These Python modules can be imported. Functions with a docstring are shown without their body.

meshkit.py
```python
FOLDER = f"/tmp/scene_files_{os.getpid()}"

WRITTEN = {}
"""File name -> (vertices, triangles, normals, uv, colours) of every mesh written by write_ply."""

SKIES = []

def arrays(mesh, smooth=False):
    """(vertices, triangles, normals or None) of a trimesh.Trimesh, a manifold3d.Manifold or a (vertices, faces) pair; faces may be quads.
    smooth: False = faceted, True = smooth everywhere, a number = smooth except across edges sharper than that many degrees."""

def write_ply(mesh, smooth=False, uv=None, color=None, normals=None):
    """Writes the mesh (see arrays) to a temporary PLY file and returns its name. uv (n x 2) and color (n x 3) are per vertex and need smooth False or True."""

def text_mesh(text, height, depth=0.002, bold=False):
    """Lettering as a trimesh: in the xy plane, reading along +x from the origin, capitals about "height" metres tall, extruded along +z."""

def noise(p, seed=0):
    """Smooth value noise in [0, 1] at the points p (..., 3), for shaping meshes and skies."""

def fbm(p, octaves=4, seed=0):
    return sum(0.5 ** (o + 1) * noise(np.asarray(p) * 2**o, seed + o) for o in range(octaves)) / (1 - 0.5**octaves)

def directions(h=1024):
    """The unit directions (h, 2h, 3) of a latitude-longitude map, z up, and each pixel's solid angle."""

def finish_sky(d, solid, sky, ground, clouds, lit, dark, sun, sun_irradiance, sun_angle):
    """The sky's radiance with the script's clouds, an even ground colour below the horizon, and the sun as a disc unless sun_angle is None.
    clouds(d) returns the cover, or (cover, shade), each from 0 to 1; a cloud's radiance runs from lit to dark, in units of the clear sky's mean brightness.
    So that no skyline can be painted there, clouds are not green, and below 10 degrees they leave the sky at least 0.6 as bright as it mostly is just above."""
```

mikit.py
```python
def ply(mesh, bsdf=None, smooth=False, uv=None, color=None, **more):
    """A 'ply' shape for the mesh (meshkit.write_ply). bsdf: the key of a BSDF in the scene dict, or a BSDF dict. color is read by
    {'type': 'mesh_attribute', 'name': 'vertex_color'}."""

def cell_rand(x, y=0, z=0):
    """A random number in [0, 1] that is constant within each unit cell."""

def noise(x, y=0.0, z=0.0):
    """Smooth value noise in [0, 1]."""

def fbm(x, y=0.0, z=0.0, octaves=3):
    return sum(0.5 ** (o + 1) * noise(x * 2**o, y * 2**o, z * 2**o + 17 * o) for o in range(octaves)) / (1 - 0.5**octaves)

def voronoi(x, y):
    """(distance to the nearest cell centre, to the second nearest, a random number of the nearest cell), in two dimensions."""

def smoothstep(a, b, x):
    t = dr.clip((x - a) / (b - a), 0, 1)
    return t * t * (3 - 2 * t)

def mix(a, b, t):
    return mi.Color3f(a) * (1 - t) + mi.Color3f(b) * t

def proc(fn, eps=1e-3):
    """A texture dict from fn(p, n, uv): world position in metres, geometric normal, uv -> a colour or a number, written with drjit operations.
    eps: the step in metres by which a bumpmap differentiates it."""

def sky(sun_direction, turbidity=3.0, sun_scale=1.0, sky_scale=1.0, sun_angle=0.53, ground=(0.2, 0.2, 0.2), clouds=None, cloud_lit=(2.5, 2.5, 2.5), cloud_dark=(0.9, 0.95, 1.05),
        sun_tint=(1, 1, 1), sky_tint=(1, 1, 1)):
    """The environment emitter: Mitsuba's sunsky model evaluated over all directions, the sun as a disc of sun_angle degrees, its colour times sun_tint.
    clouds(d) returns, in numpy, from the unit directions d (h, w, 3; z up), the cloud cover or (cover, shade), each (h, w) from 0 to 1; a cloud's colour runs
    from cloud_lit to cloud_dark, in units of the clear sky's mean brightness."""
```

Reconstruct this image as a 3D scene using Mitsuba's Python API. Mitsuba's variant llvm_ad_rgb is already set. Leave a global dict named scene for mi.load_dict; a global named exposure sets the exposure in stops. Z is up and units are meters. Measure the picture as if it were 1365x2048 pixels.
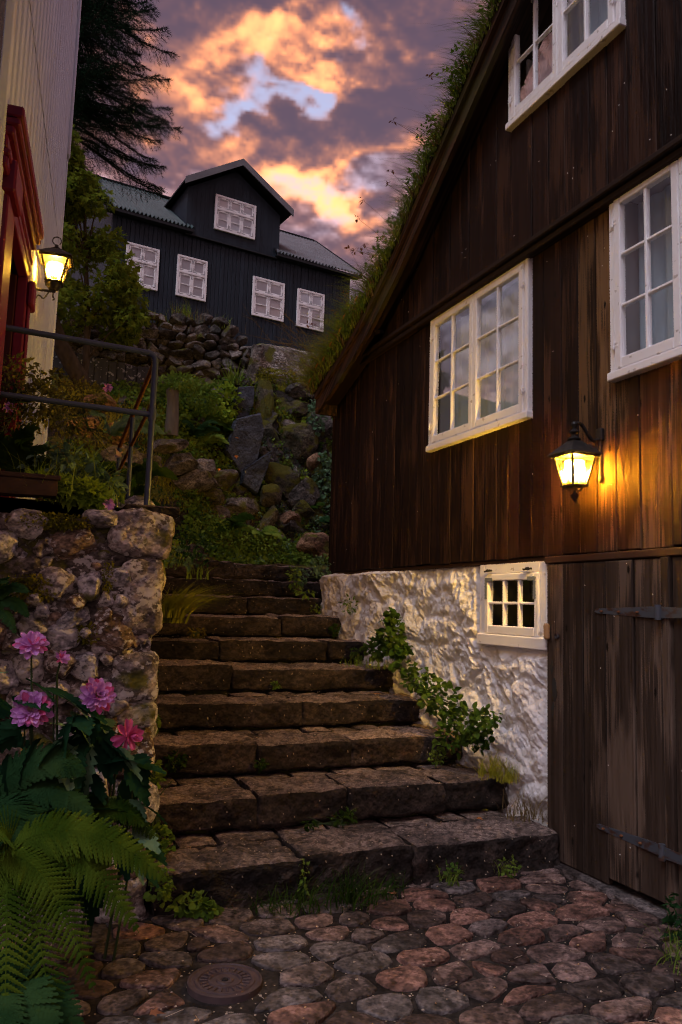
import math, random
import numpy as np, trimesh, drjit as dr, mitsuba as mi
import mikit, meshkit
from mikit import proc, noise as tnoise, fbm as tfbm, voronoi, smoothstep, mix, cell_rand
from scipy.interpolate import RBFInterpolator

# ---------------------------------------------------------------- camera, sky, exposure
exposure = 4.75
EYE = np.array([0.0, 0.0, 1.6])                     # x: along the step edges, y: up the flight of steps, z: up
LAMP_POWER = 185.0
YAW, PITCH, ROLL, FOV = 22.55, 6.8, 1.73, 46.64


def camera_axes():
    yw, pt, rl = map(math.radians, (YAW, PITCH, ROLL))
    f = np.array([math.sin(yw) * math.cos(pt), math.cos(yw) * math.cos(pt), math.sin(pt)])
    r = np.array([math.cos(yw), -math.sin(yw), 0.0])
    u = np.cross(r, f)
    return math.cos(rl) * r + math.sin(rl) * u, -math.sin(rl) * r + math.cos(rl) * u, f


_R, _U, _F = camera_axes()
scene, labels = {}, {}
scene['camera'] = {'type': 'perspective', 'fov': FOV, 'fov_axis': 'x', 'near_clip': 0.05, 'far_clip': 3000.0,
                   'to_world': mi.ScalarTransform4f().look_at(origin=EYE.tolist(), target=(EYE + _F).tolist(), up=_U.tolist())}


def clouds(d):
    """Broken evening cloud: cover and shade from warped noise, with the gap, the lit arc above it and the dark bank of this sky."""
    p = d * [11.0, 11.0, 15.0]
    w = np.stack([meshkit.fbm(p * .9 + o, 5, k) for o, k in ((7.3, 3), (19.1, 5), (3.7, 9))], -1) - 0.5
    n1 = meshkit.fbm(p * .5 + 1.3 * w, 6, 11)
    n2 = meshkit.fbm(p * .75 + 1.5 * w + 31.0, 6, 23)
    n3 = meshkit.fbm(p * 2.6 + 2.0 * w + 11.0, 6, 37)
    az, el = np.degrees(np.arctan2(d[..., 0], d[..., 1])), np.degrees(np.arcsin(np.clip(d[..., 2], -1, 1)))
    jit = 3.6 * w + 1.6 * (n3 - .5)[..., None] + 3.6 * np.stack([n3 - .5, meshkit.fbm(p * 2.6 + 71.0, 5, 41) - .5, n3 * 0], -1)

    def lobe(a, e, sa, se, rot=0.0):
        x, y = (az - a) * math.cos(math.radians(e)) + jit[..., 0], el - e + jit[..., 1]
        c, s = math.cos(math.radians(rot)), math.sin(math.radians(rot))
        return np.exp(-(((c * x + s * y) / sa) ** 2 + ((-s * x + c * y) / se) ** 2) ** 1.2)

    n4 = meshkit.fbm(p * 7.0 + 3.0 * w + 5.0, 4, 53)
    n5 = meshkit.fbm(p * 13.0 + 4.0 * w + 9.0, 3, 67)
    cover = 0.82 + 1.3 * (n1 - 0.5) + 1.0 * (n3 - .5) + .7 * (n4 - .5) + .35 * (n5 - .5)
    shade = 1.0 + 1.3 * (n2 - 0.5) + 1.5 * (n3 - 0.5) + .95 * (n4 - .5) + .45 * (n5 - .5)
    for a, e, sa, se, rot, dc, ds in CLOUD_FORMS:
        m = lobe(a, e, sa, se, rot)
        cover = cover + dc * m
        shade = shade + ds * m
    c = np.clip(cover, 0, 1)
    c = c * c * (3 - 2 * c)
    shade = .5 + .5 * np.tanh(1.5 * (shade - .42))
    return c * 0.93, 1 - (1 - np.clip(shade, 0, 1)) ** 1.5


# (azimuth, elevation, half widths, turn, added cover, added shade) of the larger cloud forms
CLOUD_FORMS = [
    (16.6, 35.5, 2.5, 1.3, -35, -.85, -.4), (19.9, 34.5, 1.8, 1.1, -20, -.8, -.3), (14.2, 33.4, 1.6, .9, 20, -1.0, -.3), (12.8, 31.6, 1.0, 1.2, 30, -.9, -.3),
    (14.6, 37.5, 3.4, 1.1, 6, .7, -1.0), (10.6, 34.4, 1.8, 1.8, 50, .5, -.7), (20.9, 36.0, 2.4, 1.0, -32, .7, -1.1), (13.5, 39.4, 4.0, .7, 0, .5, .25),
    (18.3, 33.7, 1.0, 1.2, 20, 1.5, .75), (16.4, 32.2, 3.0, 1.0, 22, 1.2, .55), (24.0, 34.0, 5.0, 1.3, 20, 1.2, .55), (29.0, 35.8, 3.5, 1.5, 15, .9, .4),
    (13.6, 30.6, 2.0, .7, 30, .3, -.45), (18.6, 30.2, 3.0, .55, 14, .4, -.8), (24.5, 31.6, 3.4, .8, 12, .5, -.42), (28.5, 32.6, 2.4, .7, 12, .4, -.35),
    (18.6, 28.5, 3.2, 1.3, -8, -.40, -2.2), (22.0, 26.4, 2.6, 1.1, -30, -.1, -1.2), (29.0, 38.5, 4.0, 2.4, 0, .9, .35), (22.0, 39.0, 1.0, 1.2, 0, -.9, 0),
    (4.5, 33.5, 3.0, 3.0, 0, .7, .15), (7.0, 38.3, 3.5, 1.6, 0, .9, .45), (8.0, 31.0, 2.2, .6, -10, .3, -.5), (8.5, 29.3, 2.2, 1.0, 0, .4, .15), (23.4, 28.2, 2.4, .9, 14, .9, .45), (25.5, 26.3, 2.0, .8, 0, .5, .2),
]
SUN = dict(turbidity=3.0, sun_scale=0.072, sky_scale=0.2, sun_angle=32.0, sun_tint=(0.50, 0.66, 1.02), sky_tint=(3.5, 1.92, 1.40))
scene['sky'] = mikit.sky((-0.44, -0.30, 0.85), clouds=clouds, cloud_lit=(3.15, 1.07, .34), cloud_dark=(.115, .065, .098), ground=(0.12, 0.1, 0.09), **SUN)

# ---------------------------------------------------------------- helpers: keys, labels, shapes
_taken = {}


def numbered(name):
    k = _taken.get(name, -1) + 1
    _taken[name] = k
    return name if k == 0 else f'{name}_{k:03d}'


def obj(name, mesh, bsdf, parent=None, smooth=False, **more):
    key = numbered(f'{parent}__{name}' if parent else name)
    scene[key] = mikit.ply(mesh, bsdf, smooth=smooth, **more)
    return key


def copy_of(name, source, parent, T=None):
    key = numbered(f'{parent}__{name}' if parent else name)
    scene[key] = {**scene[source]}
    if T is not None:
        scene[key]['to_world'] = T
    return key


def thing(name, label, cat, group=None):
    key = numbered(name)
    tag(key, label, cat, group)
    return key


def tag(key, label=None, cat=None, group=None, kind=None):
    e = labels.setdefault(key, {})
    for k, v in (('label', label), ('category', cat), ('group', group), ('kind', kind)):
        if v:
            e[k] = v
    return key


def V(*a):
    return np.array(a, float)


def cat(ms):
    """Joins meshes given as trimesh or (vertices, faces)."""
    vs, fs, n = [], [], 0
    for m in ms:
        v, f = (np.asarray(m.vertices), np.asarray(m.faces)) if hasattr(m, 'vertices') else m
        vs.append(v)
        fs.append(np.asarray(f) + n)
        n += len(v)
    return trimesh.Trimesh(np.vstack(vs), np.vstack(fs), process=False)


def hull(pts):
    return trimesh.convex.convex_hull(np.asarray(pts, float))


def bbox(x0, x1, y0, y1, z0, z1, b=0.004):
    """A box with chamfered edges."""
    x0, x1, y0, y1, z0, z1 = min(x0, x1), max(x0, x1), min(y0, y1), max(y0, y1), min(z0, z1), max(z0, z1)
    b = min(b, (x1 - x0) * .45, (y1 - y0) * .45, (z1 - z0) * .45)
    P = []
    for X, sx in ((x0, 1), (x1, -1)):
        for Y, sy in ((y0, 1), (y1, -1)):
            for Z, sz in ((z0, 1), (z1, -1)):
                P += [(X, Y + sy * b, Z + sz * b), (X + sx * b, Y, Z + sz * b), (X + sx * b, Y + sy * b, Z)]
    return hull(P)


def moved(m, M):
    M = np.asarray(M, float)
    v, f = (np.asarray(m.vertices), np.asarray(m.faces)) if hasattr(m, 'vertices') else m
    return trimesh.Trimesh(v @ M[:3, :3].T + M[:3, 3], f, process=False)


def mat(origin, ex, ey, ez):
    M = np.eye(4)
    M[:3, 0], M[:3, 1], M[:3, 2], M[:3, 3] = ex, ey, ez, origin
    return M


def tube(pts, r, sides=8, cap=True):
    p = np.asarray(pts, float)
    r = np.broadcast_to(np.asarray(r, float), (len(p),))
    t = np.gradient(p, axis=0)
    t /= np.linalg.norm(t, axis=1, keepdims=True) + 1e-12
    a = np.zeros_like(p)
    ref = V(0, 0, 1) if abs(t[0, 2]) < .9 else V(1, 0, 0)
    for i in range(len(p)):
        x = np.cross(t[i], ref)
        a[i] = x / (np.linalg.norm(x) + 1e-12)
        ref = np.cross(a[i], t[i])
    b = np.cross(t, a)
    g = np.arange(sides) * 2 * np.pi / sides
    v = (p[:, None] + r[:, None, None] * (np.cos(g)[None, :, None] * a[:, None] + np.sin(g)[None, :, None] * b[:, None])).reshape(-1, 3)
    i, j = np.meshgrid(np.arange(len(p) - 1), np.arange(sides), indexing='ij')
    q = np.stack([i * sides + j, i * sides + (j + 1) % sides, (i + 1) * sides + (j + 1) % sides, (i + 1) * sides + j], -1).reshape(-1, 4)
    f = np.vstack([q[:, [0, 2, 1]], q[:, [0, 3, 2]]])
    if cap:
        k = len(v)
        v = np.vstack([v, p[:1], p[-1:]])
        j = np.arange(sides)
        f = np.vstack([f, np.stack([j * 0 + k, j, (j + 1) % sides], 1), np.stack([j * 0 + k + 1, (j + 1) % sides + k - sides, j + k - sides], 1)])
    return trimesh.Trimesh(v, f[:, ::-1], process=False)


def lathe(profile, c=(0, 0, 0), n=20):
    pr = np.asarray(profile, float)
    g = np.arange(n) * 2 * np.pi / n
    v = np.stack([pr[:, None, 0] * np.cos(g), pr[:, None, 0] * np.sin(g), np.broadcast_to(pr[:, None, 1], (len(pr), n))], -1).reshape(-1, 3) + np.asarray(c)
    i, j = np.meshgrid(np.arange(len(pr) - 1), np.arange(n), indexing='ij')
    q = np.stack([i * n + j, i * n + (j + 1) % n, (i + 1) * n + (j + 1) % n, (i + 1) * n + j], -1).reshape(-1, 4)
    return trimesh.Trimesh(v, np.vstack([q[:, [0, 1, 2]], q[:, [0, 2, 3]]]), process=False)


def grid(fn, u, v):
    """A sheet of points fn(u, v) -> (..., 3)."""
    uu, vv = np.meshgrid(u, v, indexing='ij')
    P = fn(uu, vv)
    nu, nv = len(u), len(v)
    i, j = np.meshgrid(np.arange(nu - 1), np.arange(nv - 1), indexing='ij')
    q = np.stack([i * nv + j, (i + 1) * nv + j, (i + 1) * nv + j + 1, i * nv + j + 1], -1).reshape(-1, 4)
    return trimesh.Trimesh(P.reshape(-1, 3), np.vstack([q[:, [0, 1, 2]], q[:, [0, 2, 3]]]), process=False)


_sph = {k: trimesh.creation.icosphere(subdivisions=k) for k in (1, 2, 3, 4)}


def rock(seed, size, cuts=9, sub=2, rough=0.10, depth=(0.55, 0.85), boxy=1.0):
    """An angular stone: a ball cut by random planes, then roughened. size: half extents."""
    rng = np.random.default_rng(seed)
    v = np.array(_sph[sub].vertices)
    v = np.sign(v) * np.abs(v) ** boxy
    for _ in range(cuts):
        n = rng.normal(size=3)
        n /= np.linalg.norm(n)
        d = rng.uniform(*depth)
        over = np.maximum(0, v @ n - d)
        v = v - over[:, None] * n * .92
    r = np.linalg.norm(v, axis=1, keepdims=True)
    v = v * (1 + rough * 2 * (meshkit.fbm(v * 2.3 + seed * 3.1, 4, seed % 97)[:, None] - .5))
    return trimesh.Trimesh(v / np.abs(v).max(0) * np.asarray(size), np.array(_sph[sub].faces), process=False)


def slab(poly, thick, seed, res=.035, amp=.02):
    """An upright slab: an outline (x, z) with rounded rough faces."""
    c = np.mean(poly, 0)
    P = [(x, y, z) for y, s in ((-thick / 2, .93), (-thick * .3, 1.0), (thick / 2, .96)) for x, z in (c + (np.array(poly) - c) * s)]
    m = hull(P).subdivide_to_size(res)
    v = np.array(m.vertices)
    n = m.vertex_normals
    v = v + n * (amp * 2 * (meshkit.fbm(v * 6 + seed, 4, seed) - .5))[:, None]
    return trimesh.Trimesh(v, m.faces, process=False)


def rough_block(x0, x1, y0, y1, z0, z1, seed, rnd=0.03, amp=0.02, res=0.05, freq=5.0):
    c, h = V(x0 + x1, y0 + y1, z0 + z1) / 2, V(x1 - x0, y1 - y0, z1 - z0) / 2
    ns = np.maximum(2, np.ceil(2 * h / res).astype(int))
    parts = []
    for ax in range(3):
        a, b = [k for k in range(3) if k != ax]
        for s in (-1, 1):
            ua, ub = np.linspace(-1, 1, ns[a] + 1), np.linspace(-1, 1, ns[b] + 1)

            def fn(u, v, ax=ax, a=a, b=b, s=s):
                P = np.zeros(u.shape + (3,))
                P[..., ax], P[..., a], P[..., b] = s * h[ax], u * h[a], v * h[b]
                return P
            m = grid(fn, ua, ub)
            if (s > 0) != (ax != 1):
                m = trimesh.Trimesh(m.vertices, m.faces[:, ::-1], process=False)
            parts.append(m)
    m = cat(parts)
    m.merge_vertices(digits_vertex=5)
    v = np.array(m.vertices)
    r = min(rnd, h.min() * .9)
    q = np.clip(v, -(h - r), h - r)
    d = v - q
    L = np.linalg.norm(d, axis=1, keepdims=True)
    d = d / np.maximum(L, 1e-9)
    v = q + d * np.minimum(L, r) + c
    v = v + d * (amp * 2 * (meshkit.fbm(v * freq + seed * 1.7, 4, seed % 91) - .5) + amp * .9 * (meshkit.fbm(v * freq * 3.4 + seed, 3, seed % 83) - .5))[:, None]
    return trimesh.Trimesh(v, m.faces, process=False)


# ---- leaves and blades: a template is placed many times
def frames(dirs, roll):
    """Rotations whose y axis is dirs and whose z axis faces upward, turned by roll about y."""
    y = dirs / (np.linalg.norm(dirs, axis=1, keepdims=True) + 1e-9)
    up = np.where(np.abs(y[:, 2:]) < .95, [[0, 0, 1.0]], [[0, -1.0, 0]])
    x = np.cross(y, up)
    x /= np.linalg.norm(x, axis=1, keepdims=True) + 1e-9
    z = np.cross(x, y)
    c, s = np.cos(roll)[:, None], np.sin(roll)[:, None]
    return np.stack([c * x + s * z, y, -s * x + c * z], -1)


def place(tmpl, P, Rm, S):
    tv, tf = tmpl
    S = np.asarray(S, float)
    S = S[:, None, None] if S.ndim == 1 else S[:, None, :]
    v = np.einsum('nij,nkj->nki', Rm, tv[None] * S) + P[:, None]
    f = tf[None] + (np.arange(len(P)) * len(tv))[:, None, None]
    return trimesh.Trimesh(v.reshape(-1, 3), f.reshape(-1, 3), process=False)


def leaf_tmpl(w=.5, fold=.12, droop=.15, outline=None):
    """A leaf of length 1 along y, folded at the midrib; outline: (along, half width) pairs."""
    o = outline or [(0, .02), (.2, .75), (.45, 1.0), (.75, .62), (1, .0)]
    v, f = [], []
    for t, h in o:
        z = -droop * t * t
        v += [(-w / 2 * h, t - .06 * h, z + fold * h * w), (0, t, z), (w / 2 * h, t - .06 * h, z + fold * h * w)]
    for i in range(len(o) - 1):
        a, b = 3 * i, 3 * i + 3
        f += [(a, a + 1, b + 1), (a, b + 1, b), (a + 1, a + 2, b + 2), (a + 1, b + 2, b + 1)]
    return np.array(v, float), np.array(f, int)


LEAF = leaf_tmpl()
SMALL = leaf_tmpl(.62, .1, .1, [(0, .05), (.4, 1.0), (1, .0)])
ROUND = leaf_tmpl(.95, .1, .12, [(0, .25), (.25, .95), (.55, 1.0), (.85, .6), (1, .12)])
NEEDLE = (np.array([(-.03, 0, 0), (.03, 0, 0), (0, 1, 0.0)]), np.array([(0, 1, 2)]))


def toothed(nt=7, w=.62, droop=.25, fold=.16):
    """A broad saw-edged leaf, pointed at its end."""
    v, f = [], []
    ts = np.linspace(0, 1, 2 * nt + 1)
    for i, t in enumerate(ts):
        h = (math.sin(math.pi * min(1, t ** .72)) ** .8 if 0 < t < 1 else .03) * (1.0 if i % 2 else .74)
        z = -droop * t * t
        dy = .07 if i % 2 else -.02
        v += [(-w / 2 * h, t + dy * (t < 1), z + fold * h * w - .12 * h * h * w), (0, t, z), (w / 2 * h, t + dy * (t < 1), z + fold * h * w - .12 * h * h * w)]
    for i in range(2 * nt):
        a, b = 3 * i, 3 * i + 3
        f += [(a, a + 1, b + 1), (a, b + 1, b), (a + 1, a + 2, b + 2), (a + 1, b + 2, b + 1)]
    return np.array(v, float), np.array(f, int)


TOOTHED = toothed()


def lobed(w=1.0):
    """A flat five-lobed leaf like a maple's."""
    pts = [(0, 0)]
    for a, r in ((-105, .42), (-80, .28), (-58, .74), (-36, .42), (-14, .62), (0, 1.0), (14, .62), (36, .42), (58, .74), (80, .28), (105, .42)):
        pts.append((r * math.sin(math.radians(a)) * w, .12 + .88 * r * math.cos(math.radians(a))))
    v = np.array([(x, y, .10 * abs(x) - .18 * y * y) for x, y in pts])
    return v, np.array([(0, i + 1, i) for i in range(1, len(pts) - 1)])


LOBED = lobed()


def blades(rng, base, n, height, spread, width=.006, lean=.5, wind=(0, 0), segs=5):
    """Grass: n thin bent blades rising from around base."""
    b = np.asarray(base, float) + np.concatenate([rng.normal(size=(n, 2)) * spread, np.zeros((n, 1))], 1)
    a = rng.uniform(0, 2 * np.pi, n)
    h = height * rng.uniform(.45, 1.1, n)
    l = lean * rng.uniform(.3, 1.3, n)
    dx = np.stack([np.cos(a) * l + wind[0], np.sin(a) * l + wind[1]], 1) * h[:, None]
    t = np.linspace(0, 1, segs + 1)
    c = b[:, None] + np.concatenate([dx[:, None] * (t ** 1.8)[None, :, None], (h[:, None] * (t - .38 * np.minimum(l, 1.6)[:, None] * t ** 2.4))[..., None]], -1)
    side = np.stack([-np.sin(a + .6), np.cos(a + .6), np.zeros(n)], 1)[:, None] * (width * rng.uniform(.6, 1.2, n)[:, None, None] * (1 - t ** 1.5 * .95)[None, :, None])
    v = np.stack([c - side, c + side], 2).reshape(n, -1, 3)
    i = np.arange(segs)
    f = np.vstack([np.stack([2 * i, 2 * i + 1, 2 * i + 3], 1), np.stack([2 * i, 2 * i + 3, 2 * i + 2], 1)])
    F = f[None] + (np.arange(n) * v.shape[1])[:, None, None]
    return trimesh.Trimesh(v.reshape(-1, 3), F.reshape(-1, 3), process=False)


def frond(rng, base, tip, rise, width, n=22, teeth=5, curl=.25, lean=.9):
    """A fern frond: midrib from base to tip, arched by rise, with saw-edged leaflets on both sides."""
    base, tip = np.asarray(base, float), np.asarray(tip, float)
    t = np.linspace(0, 1, n + 1)
    mid = base + (tip - base) * t[:, None] + np.outer(rise * 4 * t * (1 - t) * (1 - .25 * t), [0, 0, 1])
    tang = np.gradient(mid, axis=0)
    tang /= np.linalg.norm(tang, axis=1, keepdims=True)
    side = np.cross(tang, V(0, -lean, 1.0))              # the blade tips over towards the light of the yard
    side /= np.linalg.norm(side, axis=1, keepdims=True) + 1e-9
    up = np.cross(side, tang)
    # one leaflet: a strip with teeth, length 1 along y
    v, f = [], []
    ts = np.linspace(0, 1, 2 * teeth + 1)
    for i, s in enumerate(ts):
        h = .125 * (1 - s) ** .55 * (1.0 if i % 2 == 1 else .52) + .004
        v += [(-h, s + .03 * (i % 2), -.10 * s * s), (0, s, .02 - .10 * s * s), (h, s + .03 * (i % 2), -.10 * s * s)]
    for i in range(2 * teeth):
        a, b = 3 * i, 3 * i + 3
        f += [(a, a + 1, b + 1), (a, b + 1, b), (a + 1, a + 2, b + 2), (a + 1, b + 2, b + 1)]
    tm = (np.array(v), np.array(f))
    ms = [tube(mid, np.linspace(.005, .0012, n + 1), 5)]
    L = width * np.sin(np.pi * np.clip(t * .86 + .14, 0, 1)) ** .75 * rng.uniform(.92, 1.06, n + 1)
    k = np.arange(2, n)
    for s in (-1, 1):
        d = side[k] * s + tang[k] * (.32 + .5 * t[k])[:, None] - up[k] * curl * .5 + rng.normal(size=(len(k), 3)) * .04
        y = d / np.linalg.norm(d, axis=1, keepdims=True)
        z = up[k] + .15 * rng.normal(size=(len(k), 3))
        x = np.cross(y, z)
        x /= np.linalg.norm(x, axis=1, keepdims=True)
        spacing = np.linalg.norm(mid[1] - mid[0])
        S = np.stack([np.full(len(k), spacing * 6.2), L[k], L[k]], 1)
        ms.append(place(tm, mid[k], np.stack([x, y, np.cross(x, y)], -1), S))
    return cat(ms)


def leaf_cloud(rng, centre, radii, n, size, tmpl, hang=.2, shell=.5):
    """Leaves filling an ellipsoid, thicker towards its surface."""
    d = rng.normal(size=(n, 3))
    d /= np.linalg.norm(d, axis=1, keepdims=True)
    r = rng.uniform(shell ** 3, 1, n) ** (1 / 3)
    P = np.asarray(centre) + d * r[:, None] * np.asarray(radii)
    dirs = d * .8 + rng.normal(size=(n, 3)) * .6 + [0, 0, -hang]
    return place(tmpl, P, frames(dirs, rng.normal(size=n) * .6), size * rng.uniform(.6, 1.25, n))

# ---------------------------------------------------------------- materials
def rgb(*c):
    return {'type': 'rgb', 'value': [float(x) for x in c]}


def bsdf(name, color, rough=.7, bump=None, bscale=.01, eps=2e-3, two=True, **more):
    c = proc(color) if callable(color) else rgb(*color)
    b = {'type': 'principled', 'base_color': c, 'roughness': proc(rough) if callable(rough) else float(rough), 'specular': .22, **more}
    if bump:
        b = {'type': 'bumpmap', 'tex': proc(bump, eps), 'scale': float(bscale), 'nested': b}
    scene[name] = {'type': 'twosided', 'nested': b} if two else b
    return name


def leafmat(name, a, b, scale=9.0, rough=.75, trans=.7):
    def col(p, n, uv):
        return mix(a, b, smoothstep(.3, .7, tfbm(p.x * scale, p.y * scale, p.z * scale, 2)) * .8 + .2 * tnoise(p.x * 60, p.y * 60, p.z * 60))
    scene[name] = {'type': 'principledthin', 'base_color': proc(col), 'roughness': float(rough), 'diff_trans': float(trans), 'spec_trans': 0.0}
    return name


def wood_fn(dark, light, patch, seed, ax='y', amount=.5, fleck=.0):
    """Weathered boards: grain along z, peeled lighter patches, small pale flecks."""
    def f(p, n, uv):
        y = (p.y if ax == 'y' else p.x) + seed * 1.37
        g = tfbm(y * 34, p.z * 1.1 + seed, seed, 3)
        fine = tfbm(y * 120, p.z * 4.0, 0.0, 2)
        c = mix(dark, light, smoothstep(.2, .85, g) * .5 + .2 * fine + .15 * tfbm(y * 6, p.z * .7 + seed, 2.0, 3))
        pa = tfbm(y * 9 + 5, p.z * 1.6 - seed, 0.0, 4) + .35 * (fine - .5)
        c = mix(c, patch, smoothstep(.58 - .12 * amount, .80 - .1 * amount, pa) * .7)
        kn, _, kr = voronoi(y * 5.5, p.z * 2.1)
        c = mix(c, (.012, .008, .006), smoothstep(.075, .03, kn) * dr.select(kr > .55, 1.0, 0.0))
        if fleck:
            d1, _, r1 = voronoi(y * 16, p.z * 16)
            c = mix(c, (.62, .58, .55), smoothstep(.085, .04, d1) * dr.select(r1 > 1 - fleck, 1.0, 0.0))
        return c
    return f


def wood_bump(seed, ax='y'):
    def f(p, n, uv):
        y = (p.y if ax == 'y' else p.x) + seed * 1.37
        return tfbm(y * 46, p.z * 1.5 + seed, 0.0, 3) + .5 * tfbm(y * 130, p.z * 7, 0.0, 2)
    return f


for i in range(6):
    k = (.75, 1.0, 1.25, .9, 1.1, .6)[i]
    bsdf(f'tar_wood_{i}', wood_fn((.010 * k, .0052 * k, .0042 * k), (.026 * k, .0125 * k, .0092 * k), (.062 * k, .030 * k, .019 * k), i + 1, amount=(.3, .7, .5, .9, .4, .6)[i], fleck=.012),
         rough=.62, bump=wood_bump(i + 1), bscale=.012, specular=.10)
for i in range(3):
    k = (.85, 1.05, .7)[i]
    bsdf(f'worn_glow_wood_{i}', wood_fn((.020 * k, .010 * k, .006 * k), (.085 * k, .044 * k, .022 * k), (.22 * k, .125 * k, .062 * k), i + 51, amount=1.0, fleck=.015), rough=.6, bump=wood_bump(i + 51), bscale=.012, specular=.12)  # scuffed boards near the lantern, lightened so its glow pool reads stronger
for i in range(4):
    k = (.9, 1.15, 1.0, .8)[i]
    bsdf(f'door_wood_{i}', wood_fn((.022 * k, .0145 * k, .011 * k), (.066 * k, .044 * k, .033 * k), (.145 * k, .10 * k, .075 * k), i + 21, amount=(.6, .3, .9, .5)[i], fleck=.015),
         rough=.6, bump=wood_bump(i + 21), bscale=.014, specular=.15)
bsdf('beam_wood', wood_fn((.010, .0055, .004), (.026, .013, .009), (.06, .03, .018), 41, ax='x', amount=.1), rough=.65)
bsdf('inner_green', (.035, .05, .042), .9)
bsdf('inner_dark', (.03, .028, .026), .9)


def barge_fn(p, n, uv):
    s = p.y * .81 - p.z * .59
    g = tfbm(s * 2.0, (p.y * .59 + p.z * .81) * 40, p.x * 40, 3)
    c = mix((.018, .010, .006), (.075, .036, .019), smoothstep(.3, .75, g))
    return mix(c, (.05, .05, .014), smoothstep(.48, .7, tfbm(p.y * 3, p.z * 3, 3.0, 3)) * .7)


bsdf('barge_wood', barge_fn, .6, bump=lambda p, n, uv: tfbm((p.y * .81 - p.z * .59) * 3, (p.y * .59 + p.z * .81) * 55, p.x * 55, 3), bscale=.005)


def plaster_fn(p, n, uv):
    c = mix((.66, .64, .66), (.80, .79, .82), tfbm(p.y * 5, p.z * 5, p.x * 5, 4))
    dirt = smoothstep(6.6, 8.3, p.y + .8 * (tfbm(p.y * 3, p.z * 3, 1.0, 3) - .5)) * .75
    low = smoothstep(.75, -.05, p.z - .16 * (p.y - 4.5) + .35 * (tfbm(p.y * 6, p.z * 6, 4.0, 4) - .5))
    c = mix(c, (.30, .20, .14), dirt * .8)
    c = mix(c, (.20, .15, .10), low * smoothstep(.35, .65, tfbm(p.y * 9, p.z * 9, 7.0, 3)) * .8)
    grime = smoothstep(.62, .78, tfbm(p.y * 14 + p.z * 8, p.z * 14 - p.y * 6, 2.0, 4))
    return mix(c, (.42, .36, .33), grime * .6)


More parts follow.
